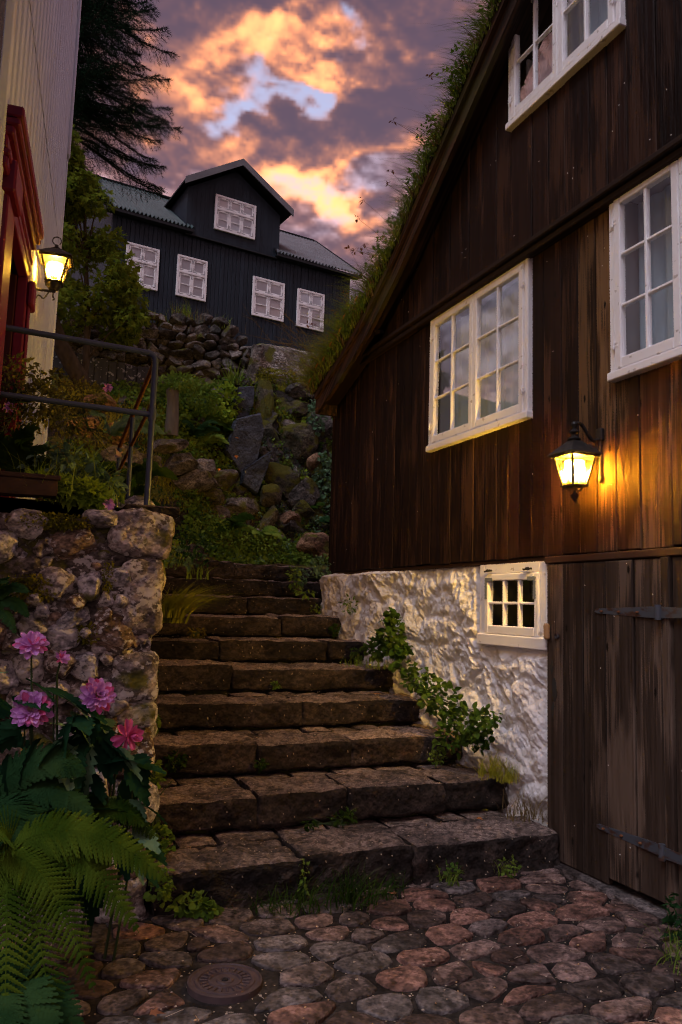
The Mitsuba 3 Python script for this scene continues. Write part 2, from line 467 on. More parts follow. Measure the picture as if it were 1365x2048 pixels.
bsdf('plaster', plaster_fn, .85, bump=lambda p, n, uv: tfbm(p.y * 60, p.z * 60, p.x * 60, 3), bscale=.012)
bsdf('white_paint', lambda p, n, uv: mix(mix((.78, .76, .78), (.86, .84, .86), tfbm(p.x * 8, p.y * 8, p.z * 8, 3)), (.32, .26, .22),
     smoothstep(.70, .78, tfbm(p.x * 30, p.y * 22, p.z * 22, 4)) * .6), .42)
bsdf('grey_paint', (.17, .19, .22), .5)
scene['window_glass'] = {'type': 'thindielectric', 'int_ior': 1.75}
scene['lantern_glass'] = {'type': 'thindielectric', 'int_ior': 1.5, 'specular_transmittance': rgb(1.0, .92, .72)}
bsdf('curtain', lambda p, n, uv: mix((.36, .46, .52), (.52, .62, .68), tfbm(p.y * 10, p.z * 2, p.x, 2)), .9)
bsdf('far_paint', (.84, .82, .84), .5)
bsdf('blind', lambda p, n, uv: mix((.36, .35, .37), (.46, .44, .46), tfbm(p.x * 5, p.y * 5, p.z * 5, 2)), .85)
bsdf('black_iron', lambda p, n, uv: mix((.012, .012, .013), (.035, .030, .028), tfbm(p.x * 40, p.y * 40, p.z * 40, 3)), .42, metallic=.2)
bsdf('rail_paint', lambda p, n, uv: mix((.030, .040, .07), (.05, .065, .11), tfbm(p.x * 25, p.y * 25, p.z * 25, 3)), .35)
bsdf('rust', lambda p, n, uv: mix((.05, .022, .012), (.20, .075, .03), tfbm(p.x * 22, p.y * 22, p.z * 22, 4)), .8)
bsdf('hinge_iron', lambda p, n, uv: mix((.075, .082, .10), (.07, .036, .026), smoothstep(.45, .7, tfbm(p.x * 18, p.y * 18, p.z * 30, 4))), .5, metallic=.3)
bsdf('brass', (.42, .25, .10), .5, metallic=.4)


def stone_fn(a, b, stain, lichen=0.0, moss=0.0, seed=0.0, speck=.0, f=7.0, lit_dust=None):
    def fn(p, n, uv):
        t = tfbm(p.x * f + seed, p.y * f, p.z * f, 4)
        c = mix(a, b, smoothstep(.28, .72, t))
        s = tfbm(p.x * 3.1 - seed, p.y * 3.1, p.z * 3.1 + 9, 4)
        c = mix(c, stain, smoothstep(.52, .68, s) * .75)
        if lit_dust:                            # dusty upper faces, with sky light on the treads painted into the colour
            c = mix(c, lit_dust, smoothstep(.55, .9, n.z) * (.35 + .65 * smoothstep(.3, .6, tfbm(p.x * 4 + seed, p.y * 4, 2.0, 3))))
        gr = tnoise(p.x * 95, p.y * 95, p.z * 95)
        c = c * (.45 + 1.1 * gr) * (.45 + 1.1 * smoothstep(.2, .8, tfbm(p.x * 38, p.y * 38, p.z * 38, 3)))
        if lichen:
            l = tfbm(p.x * 44 + 3, p.y * 44, p.z * 44, 4) + .6 * (tfbm(p.x * 5, p.y * 5, p.z * 5 + seed, 2) - .5)
            c = mix(c, (.60, .56, .54), smoothstep(.62 - .12 * lichen, .74 - .12 * lichen, l) * .8)
        if moss:
            m = tfbm(p.x * 5 + seed, p.y * 5 + 4, p.z * 5, 4) + .25 * (n.z - .3) * moss
            c = mix(c, mix((.035, .042, .007), (.15, .135, .016), tfbm(p.x * 60, p.y * 60, p.z * 60, 2)), smoothstep(.62 - .16 * moss, .74 - .16 * moss, m) * .95)
        if speck:
            d1, _, r1 = voronoi(p.x * 24 + p.z * 9, p.y * 24 + p.z * 17)
            c = mix(c, (.50, .38, .26), smoothstep(.11, .05, d1) * dr.select(r1 > 1 - speck, 1.0, 0.0))
        return c
    return fn


def stone_bump(f=30.0):
    return lambda p, n, uv: tfbm(p.x * f, p.y * f, p.z * f, 4) + .3 * tnoise(p.x * f * 6, p.y * f * 6, p.z * f * 6)


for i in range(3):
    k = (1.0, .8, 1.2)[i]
    bsdf(f'step_stone_{i}', stone_fn((.016 * k, .0115 * k, .010 * k), (.050 * k, .036 * k, .031 * k), (.012, .009, .008), lit_dust=(.175 * k, .128 * k, .112 * k), seed=i * 3.3, speck=.16), .68, bump=stone_bump(26), bscale=.04)
for i, (a, b) in enumerate([((.074, .046, .040), (.165, .106, .092)), ((.064, .047, .044), (.14, .105, .099)), ((.090, .046, .036), (.205, .108, .085)), ((.058, .048, .047), (.122, .099, .096))]):
    bsdf(f'cobble_{i}', stone_fn(a, b, (.025, .017, .015), seed=i * 5.1, f=9), .6, bump=stone_bump(24), bscale=.022)
for i, (a, b) in enumerate([((.14, .12, .115), (.44, .395, .39)), ((.11, .088, .08), (.36, .30, .28)), ((.20, .185, .20), (.54, .50, .525)), ((.095, .06, .042), (.29, .20, .15))]):
    bsdf(f'wall_stone_{i}', stone_fn(a, b, (.06, .035, .024), lichen=(.55, .75, .6, .4)[i], moss=.18, seed=i * 7.7, f=10), .7, bump=stone_bump(34), bscale=.035)
bsdf('wall_mortar', stone_fn((.05, .040, .034), (.20, .165, .145), (.028, .021, .016), lichen=.25, moss=.45, seed=2.2), .85, bump=stone_bump(30), bscale=.02)
for i, (a, b) in enumerate([((.06, .052, .050), (.20, .17, .16)), ((.045, .04, .038), (.14, .12, .11)), ((.09, .075, .068), (.25, .21, .19))]):
    bsdf(f'dark_rock_{i}', stone_fn(a, b, (.035, .028, .024), lichen=.0, moss=.25, seed=i * 4.4 + 1), .75, bump=stone_bump(22), bscale=.05)
bsdf('moss_rock', stone_fn((.05, .045, .035), (.12, .10, .07), (.03, .03, .012), moss=1.25, seed=8.8), .85, bump=stone_bump(26), bscale=.06)
bsdf('crag_rock', stone_fn((.024, .021, .021), (.085, .074, .070), (.02, .016, .013), moss=.75, seed=12.5, f=6.0), .7, bump=stone_bump(20), bscale=.06)
bsdf('slate_rock', stone_fn((.024, .028, .040), (.050, .057, .078), (.02, .022, .03), seed=6.1, f=3), .5, bump=stone_bump(12), bscale=.03)
bsdf('rust_rock', stone_fn((.09, .05, .03), (.26, .15, .09), (.06, .03, .018), moss=.2, seed=3.9), .8, bump=stone_bump(24), bscale=.04)
bsdf('concrete', stone_fn((.10, .085, .075), (.24, .21, .19), (.05, .04, .034), lichen=.1, moss=.3, seed=5.0, f=3.0), .85, bump=stone_bump(20), bscale=.008)
bsdf('soil', stone_fn((.022, .016, .012), (.065, .048, .036), (.02, .014, .01), moss=.55, seed=1.1, speck=.25), .95, bump=stone_bump(30), bscale=.03)
bsdf('grit', stone_fn((.012, .009, .008), (.036, .027, .023), (.012, .008, .007), seed=4.1, speck=.35), .9, bump=stone_bump(50), bscale=.02)
bsdf('manhole_iron', lambda p, n, uv: mix((.045, .032, .034), (.10, .066, .066), tfbm(p.x * 30, p.y * 30, p.z * 30, 4)), .45, bump=stone_bump(60), bscale=.002, metallic=.15)


def dark_paint(p, n, uv):
    y = p.x * .99 + p.y * .139
    c = mix((.011, .017, .026), (.020, .030, .044), tfbm(y * 9, p.z * 1.5, 0.0, 3))
    return c * (.85 + .3 * cell_rand(y / .12, 3, 1))


bsdf('dark_paint', dark_paint, .6)
bsdf('dark_trim', (.016, .018, .022), .55)
bsdf('roof_sheet', lambda p, n, uv: mix((.05, .085, .088), (.095, .14, .14), tfbm(p.x * 3, p.y * 3, p.z * 3, 4)), .38, metallic=.25)
bsdf('roof_sheet_grey', lambda p, n, uv: mix((.12, .125, .14), (.20, .205, .22), tfbm(p.x * 3, p.y * 3, p.z * 3, 4)), .38, metallic=.25)
bsdf('pale_sheet', lambda p, n, uv: mix(mix((.42, .46, .58), (.52, .56, .68), tfbm(p.x * 4, p.y * 4, p.z * 1.2, 4)), (.40, .34, .32), smoothstep(.6, .75, tfbm(p.y * 16, p.x * 16, p.z * 2, 4)) * .5), .5)
bsdf('pale_trim', lambda p, n, uv: mix((.46, .46, .52), (.56, .55, .60), tfbm(p.x * 6, p.y * 6, p.z * 2, 3)), .5)
bsdf('red_paint', lambda p, n, uv: mix((.075, .003, .020), (.125, .006, .034), tfbm(p.x * 9, p.y * 9, p.z * 5, 3)), .55)
bsdf('dark_red', (.035, .005, .008), .5)
bsdf('bark', lambda p, n, uv: mix((.03, .022, .016), (.10, .072, .05), tfbm(p.x * 22, p.y * 22, p.z * 6, 3)), .9, bump=stone_bump(25), bscale=.02)
bsdf('grey_post', lambda p, n, uv: mix((.06, .05, .043), (.16, .14, .12), tfbm(p.x * 22, p.y * 22, p.z * 4, 3)), .85)
bsdf('old_board', lambda p, n, uv: mix(mix((.03, .03, .03), (.085, .083, .08), tfbm(p.x * 26, p.y * 26, p.z * 2, 3)), (.5, .5, .5), smoothstep(.70, .73, tfbm(p.x * 24, p.z * 24, 4.0, 2)) * .5), .85)
bsdf('turf_soil', stone_fn((.03, .02, .012), (.08, .055, .03), (.02, .014, .008), moss=.7, seed=9.0), .95)
leafmat('leaf_deep', (.007, .028, .014), (.018, .055, .024), trans=.45, rough=.42)
leafmat('leaf_fern', (.014, .036, .005), (.040, .072, .010), trans=.6)
leafmat('leaf_fern_bright', (.026, .056, .006), (.070, .110, .012), trans=.6)
leafmat('leaf_bush', (.04, .09, .014), (.10, .16, .026), trans=.5)
leafmat('leaf_fern_dark', (.012, .038, .014), (.028, .065, .022), trans=.5)
leafmat('leaf_mid', (.075, .15, .022), (.19, .27, .045), trans=.6)
leafmat('leaf_blue', (.07, .14, .075), (.15, .24, .14), trans=.5)
leafmat('leaf_lime', (.075, .125, .014), (.17, .21, .025), trans=.8)
leafmat('leaf_tree', (.075, .12, .014), (.20, .24, .028), trans=.8)
leafmat('leaf_brown_green', (.07, .08, .024), (.17, .15, .04), trans=.5)
leafmat('leaf_lime_green', (.14, .23, .022), (.28, .38, .04), trans=.7)
leafmat('leaf_yellow_grass', (.32, .26, .02), (.50, .40, .04), trans=.8)
leafmat('leaf_pale', (.40, .26, .22), (.52, .38, .33), trans=.5)
leafmat('leaf_yellow', (.16, .13, .016), (.25, .19, .022), trans=.8)
leafmat('grass_green', (.10, .17, .022), (.24, .30, .045), trans=.6)
leafmat('grass_lime', (.24, .27, .022), (.42, .40, .045), trans=.8)
leafmat('grass_dry', (.12, .085, .035), (.22, .16, .07), trans=.5)
leafmat('needles', (.006, .018, .010), (.016, .034, .018), trans=.2)
leafmat('moss', (.09, .10, .010), (.24, .21, .02), scale=14, trans=.3)
leafmat('petal', (.48, .19, .52), (.70, .36, .70), scale=40, trans=.6)
leafmat('petal_deep', (.50, .07, .22), (.66, .15, .36), scale=40, trans=.6)
leafmat('stamen', (.40, .26, .12), (.60, .42, .20), trans=.4)
leafmat('leaf_orange', (.42, .10, .02), (.60, .22, .04), scale=30, trans=.6)
leafmat('leaf_brown', (.14, .055, .03), (.26, .11, .06), scale=30, trans=.4)
bsdf('stalk', (.030, .050, .018), .6)
bsdf('straw', (.38, .22, .11), .8)
bsdf('pebble', (.36, .28, .22), .7)
bsdf('terracotta', lambda p, n, uv: mix((.022, .012, .008), (.06, .03, .018), tfbm(p.x * 16, p.y * 16, p.z * 16, 4)), .75)
scene['bulb_glass'] = {'type': 'diffuse', 'reflectance': rgb(.8, .7, .5)}

# ---------------------------------------------------------------- terrain
XW = 3.41                                   # the brown house's gable wall stands in the plane x = XW
STEP_Y, STEP_T, STEP_R, NSTEP = 4.30, 0.60, 0.21, 10
_ctl = np.array([
    (-3, 4.6, 2.12), (-1, 4.6, 2.12), (.2, 4.6, 2.12), (.7, 4.6, 2.10), (-3, 6.2, 2.2), (-1, 6.2, 2.2), (.2, 6.2, 2.22), (.75, 6.0, 2.05), (-1, 8, 2.5), (.3, 8, 2.75), (.85, 7.6, 2.2), (.95, 9, 2.75),
    (-1, 10, 3.3), (.5, 10, 3.55), (1.2, 10.2, 3.05), (1.5, 10.7, 3.1), (2.1, 10.6, 3.05), (.5, 11, 4.15), (1.3, 11.2, 4.1), (2.0, 11.2, 4.05), (1.2, 12.3, 4.7), (0, 12.2, 4.8), (2.3, 12.0, 4.6),
    (2.0, 9.9, 2.12), (2.6, 9.9, 2.1), (3.3, 9.9, 2.1), (4.2, 9.9, 2.1), (2.5, 10.5, 2.3), (3.2, 10.6, 2.25), (4.0, 10.6, 2.3), (5, 10.6, 2.4),
    (2.7, 11.2, 3.2), (3.3, 11.3, 3.2), (4.1, 11.3, 3.1), (5, 11.4, 3.2), (2.9, 11.8, 4.2), (3.5, 11.9, 4.3), (4.4, 12.0, 4.4), (5.4, 12, 4.4), (2.9, 12.3, 4.9), (3.6, 12.4, 5.3), (4.6, 12.5, 5.35), (6, 12.6, 5.3),
    (2.0, 12.7, 5.0), (3, 12.9, 5.4), (0, 13.6, 6.0), (1.6, 13.6, 6.05), (2.6, 13.7, 6.15), (3.6, 13.6, 5.9), (5, 13.6, 5.9), (7, 13.6, 5.8),
    (-4, 13.6, 5.6), (0, 16, 6.9), (3, 16, 7.0), (6, 16, 6.9), (10, 16, 6.8), (-4, 20, 8.0), (0, 20, 8.2), (4, 20, 8.2), (9, 20, 8.2), (-4, 9, 2.8), (-4, 11, 4), (7, 11, 2.6), (9, 12, 4)])
_rbf = RBFInterpolator(_ctl[:, :2], _ctl[:, 2], kernel='thin_plate_spline', smoothing=.002)


def ground_z(x, y):
    x, y = np.broadcast_arrays(np.asarray(x, float), np.asarray(y, float))
    z = _rbf(np.stack([x.ravel(), y.ravel()], 1)).reshape(x.shape)
    return z


def hill_fn(X, Y):
    Z = ground_z(X, Y)
    P = np.stack([X, Y, Z], -1)
    Z = Z + .22 * (meshkit.fbm(P * 1.7, 4, 3) - .5) * np.clip((Y - 5) / 4, .15, 1)
    inside = (X > .72) & (Y < 9.75)
    Z = np.where(inside, np.minimum(Z, np.clip((Y - 4.3) / .6, 0, 10) * .21 - .16), Z)
    return np.stack([X, Y, Z], -1)


tag(obj('hillside', grid(hill_fn, np.linspace(-4, 9.5, 150), np.linspace(4.52, 21, 170)), 'soil', smooth=True), 'dark garden soil rising behind the steps towards the houses', kind='structure')
# the wide ground under everything, to the horizon
R_ = np.concatenate([np.linspace(0, 9, 46), np.geomspace(9.5, 1500, 20)])
tag(obj('ground', grid(lambda r, a: np.stack([r * np.cos(a), 2.0 + r * np.sin(a), -.022 - .02 * np.clip(r - 4, 0, 5) + .012 * meshkit.fbm(np.stack([r * np.cos(a) * 6, r * np.sin(a) * 6, r * 0], -1), 4, 5)], -1), R_, np.linspace(0, 2 * np.pi, 121)), 'grit', smooth=True),
    'dark gritty earth between the cobbles', kind='structure')

# ---------------------------------------------------------------- cobbles
from scipy.spatial import Voronoi
from shapely.geometry import Polygon, Point, box as sbox

tag('cobbled_yard', 'yard of rounded reddish cobbles at the foot of the steps', kind='structure')
MAN = (.972, 3.47, .158)                    # manhole cover: x, y, radius


def cobble(poly, seed, h):
    """A rounded paving stone: the cell's outline shrunk, smoothed and domed."""
    c = np.array(poly.exterior.coords)[:-1]
    for _ in range(1 + (seed % 4 == 0)):
        nx = np.roll(c, -1, 0)
        c = np.stack([.75 * c + .25 * nx, .25 * c + .75 * nx], 1).reshape(-1, 2)
    if len(c) > 28:
        c = c[::2]
    m, n = c.mean(0), len(c)
    rings = [(1.0, -.08), (1.0, h - .016), (.975, h - .006), (.93, h - .0), (.70, h + .002), (.38, h + .003)]
    v = []
    for s, z in rings:
        q = m + (c - m) * s
        zz = z + (.018 * (meshkit.fbm(np.c_[q * 12, q[:, :1] * 0 + seed], 3, 7) - .5) if z > 0 - .05 and s < .99 else 0)
        v.append(np.c_[q, np.broadcast_to(zz, (n,))])
    v.append(np.array([[*m, h + .003]]))
    v = np.vstack(v)
    tilt = np.random.default_rng(seed).normal(size=2) * .022
    v[:, 2] += np.where(v[:, 2] > -.05, (v[:, :2] - m) @ tilt, 0)
    j, f = np.arange(n), []
    for k in range(len(rings) - 1):
        a, b = k * n + j, k * n + (j + 1) % n
        f += [np.stack([a, b, b + n], 1), np.stack([a, b + n, a + n], 1)]
    k = (len(rings) - 1) * n
    f.append(np.stack([k + j, k + (j + 1) % n, j * 0 + len(v) - 1], 1))
    return trimesh.Trimesh(v, np.vstack(f), process=False)


rng = np.random.default_rng(12)
pts = []
Y = 1.9
while Y < 4.55:
    x = -.45 + rng.uniform(0, .25)
    dy = rng.uniform(.155, .21)
    while x < 3.75:
        w = rng.uniform(.17, .36)
        pts.append((x + w / 2, Y + dy / 2 + rng.normal() * .03))
        if rng.random() < .13:
            pts.append((x + w, Y + rng.normal() * .03))
        x += w
    Y += dy
pts = np.array(pts)
pts = pts[np.hypot(pts[:, 0] - MAN[0], pts[:, 1] - MAN[1]) > MAN[2] + .05]
ring = [(MAN[0] + (MAN[2] * .6) * math.cos(a), MAN[1] + (MAN[2] * .6) * math.sin(a)) for a in np.linspace(0, 2 * np.pi, 9)[:-1]]
allp = np.vstack([pts * [1, 1.35], np.array(ring) * [1, 1.35], [(-9, -9), (-9, 19), (15, -9), (15, 19), (1.5, -9), (1.5, 19)]])
vor = Voronoi(allp)
hole, yard = Point(MAN[0], MAN[1]).buffer(MAN[2] + .018), sbox(-.3, 1.95, XW - .015, 4.52)
cob = []
for i in range(len(pts)):
    reg = vor.regions[vor.point_region[i]]
    if -1 in reg or not reg:
        continue
    pg = Polygon(vor.vertices[reg] / [1, 1.35]).intersection(yard).difference(hole).buffer(-rng.uniform(.007, .015))
    if pg.geom_type == 'MultiPolygon':
        pg = max(pg.geoms, key=lambda g: g.area)
    if pg.is_empty or pg.area < .004:
        continue
    pg = pg.simplify(.004)
    cob.append((pg, pg.centroid))
cob.sort(key=lambda q: math.hypot(q[1].x, q[1].y))
for i, (pg, c) in enumerate(cob):
    far = c.y > 4.28
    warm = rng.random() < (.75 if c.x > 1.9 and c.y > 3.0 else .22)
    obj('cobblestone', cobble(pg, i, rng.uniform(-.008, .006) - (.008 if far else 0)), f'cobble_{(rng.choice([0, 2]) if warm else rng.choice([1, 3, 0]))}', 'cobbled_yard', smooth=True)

# ---------------------------------------------------------------- stone steps
tag('stone_stairway', 'flight of worn dark stone steps between the garden wall and the brown house', kind='structure')
LEFT = [.80, .82, .84, .86, .95, 1.0, 1.05, 1.1, 1.25, 1.35]
RIGHT = [3.37, 3.38, 3.38, 3.38, 3.39, 3.38, 3.38, 3.40, 3.55, 3.75]
rng = np.random.default_rng(5)
JOINTS = {1: [1.62, 2.33], 2: [1.53, 2.14, 2.86], 3: [1.70, 2.42], 4: [2.25], 5: [1.83], 6: [1.85, 2.95], 7: [2.65], 8: [2.45], 9: [2.2], 10: [2.6]}
for k in range(1, NSTEP + 1):
    y0, z1 = STEP_Y + STEP_T * (k - 1), STEP_R * k
    xs = [LEFT[k - 1]] + JOINTS[k] + [RIGHT[k - 1]]
    depth = .44 if k <= 4 else .66
    for i in range(len(xs) - 1):
        dz, dy = rng.normal() * .012, rng.normal() * .018
        m = rough_block(xs[i] + .0015, xs[i + 1] - .0015, y0 + dy, y0 + depth + dy, z1 - .215 + (.02 if k > 1 else -.06), z1 + dz, k * 17 + i, rnd=.018, amp=.036, res=.028 if k < 6 else .04, freq=6)
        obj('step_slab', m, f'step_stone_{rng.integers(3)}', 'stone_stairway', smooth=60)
    if k <= 4:                              # smaller paving behind the front slabs
        x = xs[0]
        while x < xs[-1] - .1:
            w = min(rng.uniform(.2, .42), xs[-1] - x)
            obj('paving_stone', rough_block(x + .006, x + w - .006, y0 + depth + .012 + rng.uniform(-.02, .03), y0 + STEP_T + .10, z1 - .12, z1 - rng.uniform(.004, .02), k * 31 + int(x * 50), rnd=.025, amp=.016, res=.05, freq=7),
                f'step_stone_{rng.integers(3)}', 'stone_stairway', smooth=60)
            x += w
tag(obj('stair_fill', cat([bbox(.86, 3.9, STEP_Y + .12 + STEP_T * (k - 1), 10.6, STEP_R * (k - 1) - .3, STEP_R * k - .05, .005) for k in range(1, NSTEP + 1)]), 'soil', 'stone_stairway'))
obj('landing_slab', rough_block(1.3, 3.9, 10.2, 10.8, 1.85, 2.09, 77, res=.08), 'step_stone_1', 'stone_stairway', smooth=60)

# ---------------------------------------------------------------- brown house
BH = thing('brown_house', 'dark brown tarred plank house with turf roof and white-framed windows on the right', 'house')
# top edge of the barge board, (y, z): the roof flares out at the eave
ROOF = np.array([(-6.2, 2.6), (2.3, 7.85), (4.6, 6.17), (6.36, 4.90), (7.0, 4.53), (7.7, 4.24), (8.36, 4.02)])
ROOF[0] = (-1.8, 4.8)


def roof_z(y):
    r = ROOF[np.argsort(ROOF[:, 0])]
    return np.interp(y, r[:, 0], r[:, 1])


WIN = {'upper': (3.58, 4.80, 5.28, 6.62), 'middle': (4.62, 6.09, 2.99, 4.215), 'right': (2.62, 3.772, 3.04, 4.25)}   # y0, y1, z0, z1 of each window's outer frame


def split_edges(y0, y1, must, lo, hi, rng):
    e = [y0] + sorted(m for m in must if y0 < m < y1) + [y1]
    out = [y0]
    for a, b in zip(e[:-1], e[1:]):
        n = max(1, round((b - a) / rng.uniform(lo, hi)))
        w = rng.uniform(.75, 1.25, n)
        out += list(a + (b - a) * np.cumsum(w) / w.sum())
    return out


def plank(ya, yb, za, zb_a, zb_b, x_back, x_front, b=.005):
    P = []
    for y, z0, z1, s in ((ya, za, zb_a, 1), (yb, za, zb_b, -1)):
        P += [(x_back, y, z0), (x_back, y, z1), (x_front + b, y, z0), (x_front + b, y, z1), (x_front, y + s * b, z0 + b), (x_front, y + s * b, z1 - b)]
    return hull(P)


rng = np.random.default_rng(8)
GAP = .0035
BEAM = 4.31
for lower in (True, False):
    wins = [WIN['middle'], WIN['right']] if lower else [WIN['upper']]
    edges = split_edges(1.2, 8.42, [w for q in wins for w in q[:2]], .15, .21, rng)
    for a, b in zip(edges[:-1], edges[1:]):
        mid = (a + b) / 2
        z0 = 1.985 + rng.normal() * .004 if lower else BEAM - .03
        cap_a, cap_b = roof_z(a) - .1, roof_z(b) - .1
        za_, zb_ = (min(BEAM, cap_a), min(BEAM, cap_b)) if lower else (cap_a, cap_b)
        if not lower and min(za_, zb_) < z0 + .04:
            continue
        spans = [(z0, za_, zb_)]
        for w in wins:
            if w[0] < mid < w[1]:
                spans = [(z0, w[2], w[2])] + ([(w[3], za_, zb_)] if min(za_, zb_) > w[3] + .02 else [])
        j = rng.integers(6)
        xf = (XW - .028 if lower else XW - .085) + rng.normal() * .0025
        for s0, s1, s2 in spans:
            obj('wall_plank', plank(a + GAP / 2, b - GAP / 2, s0, s1, s2, xf + .03, xf), f'worn_glow_wood_{j % 3}' if lower and mid < 4.1 else f'tar_wood_{j}', BH)  # paler boards around the lantern carry part of its glow in their colour
obj('beam', bbox(XW - .135, XW - .03, 1.2, 7.66, BEAM - .075, BEAM - .032, .008), 'beam_wood', BH)
obj('beam', bbox(XW - .10, XW - .03, 1.2, 7.62, BEAM - .125, BEAM - .078, .006), 'beam_wood', BH)
obj('beam_end', bbox(XW - .19, XW - .08, 7.02, 7.10, 4.36, 4.40, .006), 'beam_wood', BH)
obj('corner_board', bbox(XW - .035, XW + .1, 8.424, 8.47, 1.98, 3.93, .006), 'tar_wood_5', BH)
obj('sill_board', bbox(XW - .012, XW + .02, 4.47, 8.42, 1.95, 1.983, .006), 'beam_wood', BH)
# the rest of its body: end walls, back wall, inner floor
obj('end_wall', bbox(XW + .1, 9, 8.40, 8.46, -.2, 4.0), 'tar_wood_1', BH)
obj('end_wall', bbox(XW + .05, 9, -1.9, -1.84, -.2, 4.9), 'tar_wood_1', BH)
obj('back_wall', bbox(9, 9.06, -1.9, 8.46, -.2, 4.9), 'tar_wood_2', BH)
obj('near_wall', bbox(XW, XW + .05, -1.9, 1.2, -.2, 5.0), 'tar_wood_0', BH)
obj('floor', bbox(XW + .05, 9, -1.9, 8.4, 1.9, 1.96), 'inner_dark', BH)
obj('gable_back', hull([(9.0 + dx, y, z) for dx in (0, .05) for y, z in ((-1.8, 4.7), (2.3, 7.7), (6.36, 4.8), (8.4, 3.9), (8.4, 1), (-1.8, 1))]), 'tar_wood_2', BH)
# roof: boarding below, turf above, barge boards at the gable
def roof_strip(x0, x1, lo, hi, n=1):
    ms = []
    for (ya, za), (yb, zb) in zip(ROOF[:-1], ROOF[1:]):
        ms.append(hull([(x, y, z + d) for x in (x0, x1) for y, z in ((ya, za), (yb, zb)) for d in (lo, hi)]))
    return cat(ms)


obj('roof_boarding', roof_strip(3.18, 9.3, -.10, -.04), 'beam_wood', BH)
obj('barge_board', roof_strip(3.13, 3.175, -.215, .0), 'barge_wood', BH)
obj('barge_board', roof_strip(3.095, 3.129, -.06, .02), 'barge_wood', BH)
obj('eave_board', hull([(x, y, z) for x in (3.13, 9.3) for y, z in ((8.37, 3.80), (8.405, 3.80), (8.37, 4.08), (8.405, 4.08))]), 'barge_wood', BH)


def turf_fn(s, x):
    # s runs down the slope
    seg = np.r_[0, np.cumsum(np.linalg.norm(np.diff(ROOF, axis=0), axis=1))]
    y, z = np.interp(s, seg, ROOF[:, 0]), np.interp(s, seg, ROOF[:, 1])
    P = np.stack([x, y, z], -1)
    edge = np.clip((x - 3.085) / .07, 0, 1) ** .5
    h = (.02 + .15 * edge) * np.clip((seg[-1] - s) / .12, .1, 1) + .09 * (meshkit.fbm(P * 5, 4, 9) - .5) * edge
    return np.stack([x, y + .3 * h, z + h], -1)


_L = np.linalg.norm(np.diff(ROOF, axis=0), axis=1).sum()
obj('turf', grid(turf_fn, np.linspace(0, _L, 190), np.r_[np.linspace(3.085, 3.6, 22), np.linspace(3.7, 9.3, 30)]), 'turf_soil', BH, smooth=True)

# plaster plinth: a lime-washed rubble face with trowel ridges
PY = np.arange(4.455, 8.47, .0085)
PZ = np.arange(-.06, 1.972, .0085)


def plaster_surface(Yg, Zg):
    w = np.stack([meshkit.fbm(np.stack([Yg * 1.9, Zg * 1.9, Yg * 0 + o], -1), 4, 3 + o) - .5 for o in (0, 7)], -1)
    yy, zz = Yg + .55 * w[..., 0], Zg + .55 * w[..., 1]
    s, t = (-yy - zz * .8) / 1.28, (yy * .8 - zz) / 1.28

    def ridged(f1, f2, seed, octaves):
        out, amp = 0, 0
        for o in range(octaves):
            k = 2.05 ** o
            n = meshkit.fbm(np.stack([s * f1 * k, t * f2 * k, s * 0 + 3 * o], -1), 2, seed + o)
            out = out + (1 - np.abs(2 * n - 1)) ** 3 * .55 ** o
            amp += .55 ** o
        return out / amp
    r1, r2 = ridged(2.6, 5.6, 21, 5), ridged(6.5, 11.0, 61, 3)
    lump = meshkit.fbm(np.stack([Yg * 2.3, Zg * 2.9, Yg * 0 + 9], -1), 4, 41) - .5
    chip = np.clip(meshkit.fbm(np.stack([s * 3.1, t * 4.3, s * 0 + 5], -1), 4, 71) - .56, 0, 1)
    fine = meshkit.fbm(np.stack([Yg * 34, Zg * 34, Yg * 0], -1), 3, 51) - .5
    rough = np.clip(1.9 * meshkit.fbm(np.stack([Yg * 1.8, Zg * 1.8, Yg * 0 + 17], -1), 3, 81) - .28, .22, 1.35)
    q2 = np.stack([Yg * 3.1 + 1.2 * w[..., 0], Zg * 4.0 + 1.2 * w[..., 1]], -1)
    f1, f2 = np.full(Yg.shape, 9.0), np.full(Yg.shape, 9.0)
    for c in np.random.default_rng(6).uniform([12, -1], [28, 9], (190, 2)):
        dd = np.hypot(q2[..., 0] - c[0], q2[..., 1] - c[1])
        f2 = np.where(dd < f1, f1, np.minimum(f2, dd))
        f1 = np.minimum(f1, dd)
    d = .024 * np.clip((f2 - f1) / .45, 0, 1) + (.034 * r1 + .030 * r2) * rough + .13 * lump + .022 * fine - .15 * chip
    fade = np.clip((Yg - 4.46) / .10, 0, 1) * np.clip((1.975 - Zg) / .04, .25, 1)
    near_win = np.clip(np.maximum(np.maximum(Yg - 5.33, 4.4 - Yg), np.maximum(Zg - 2.2, 1.33 - Zg)) / .06, .15, 1)
    bulge = .10 * np.clip((Yg - 6.2) / 2.2, 0, 1) + .07 * np.clip((.9 + .17 * (Yg - 4.4) - Zg) / .9, 0, 1) * np.clip((Yg - 4.46) / .5, 0, 1)
    return np.stack([XW + .028 - (d + bulge) * np.minimum(fade, near_win), Yg, Zg], -1)


pm = grid(plaster_surface, PY, PZ)
fc = pm.vertices[pm.faces].mean(1)
pm = trimesh.Trimesh(pm.vertices, pm.faces[~((fc[:, 1] < 5.27) & (fc[:, 2] > 1.39))][:, ::-1], process=False)
pm.remove_unreferenced_vertices()
tag(obj('plaster_plinth', pm, 'plaster', BH, smooth=True), 'rough white lime-plastered base wall')
obj('foundation', bbox(XW + .09, 9, 5.35, 8.45, -.2, 1.9), 'inner_dark', BH)


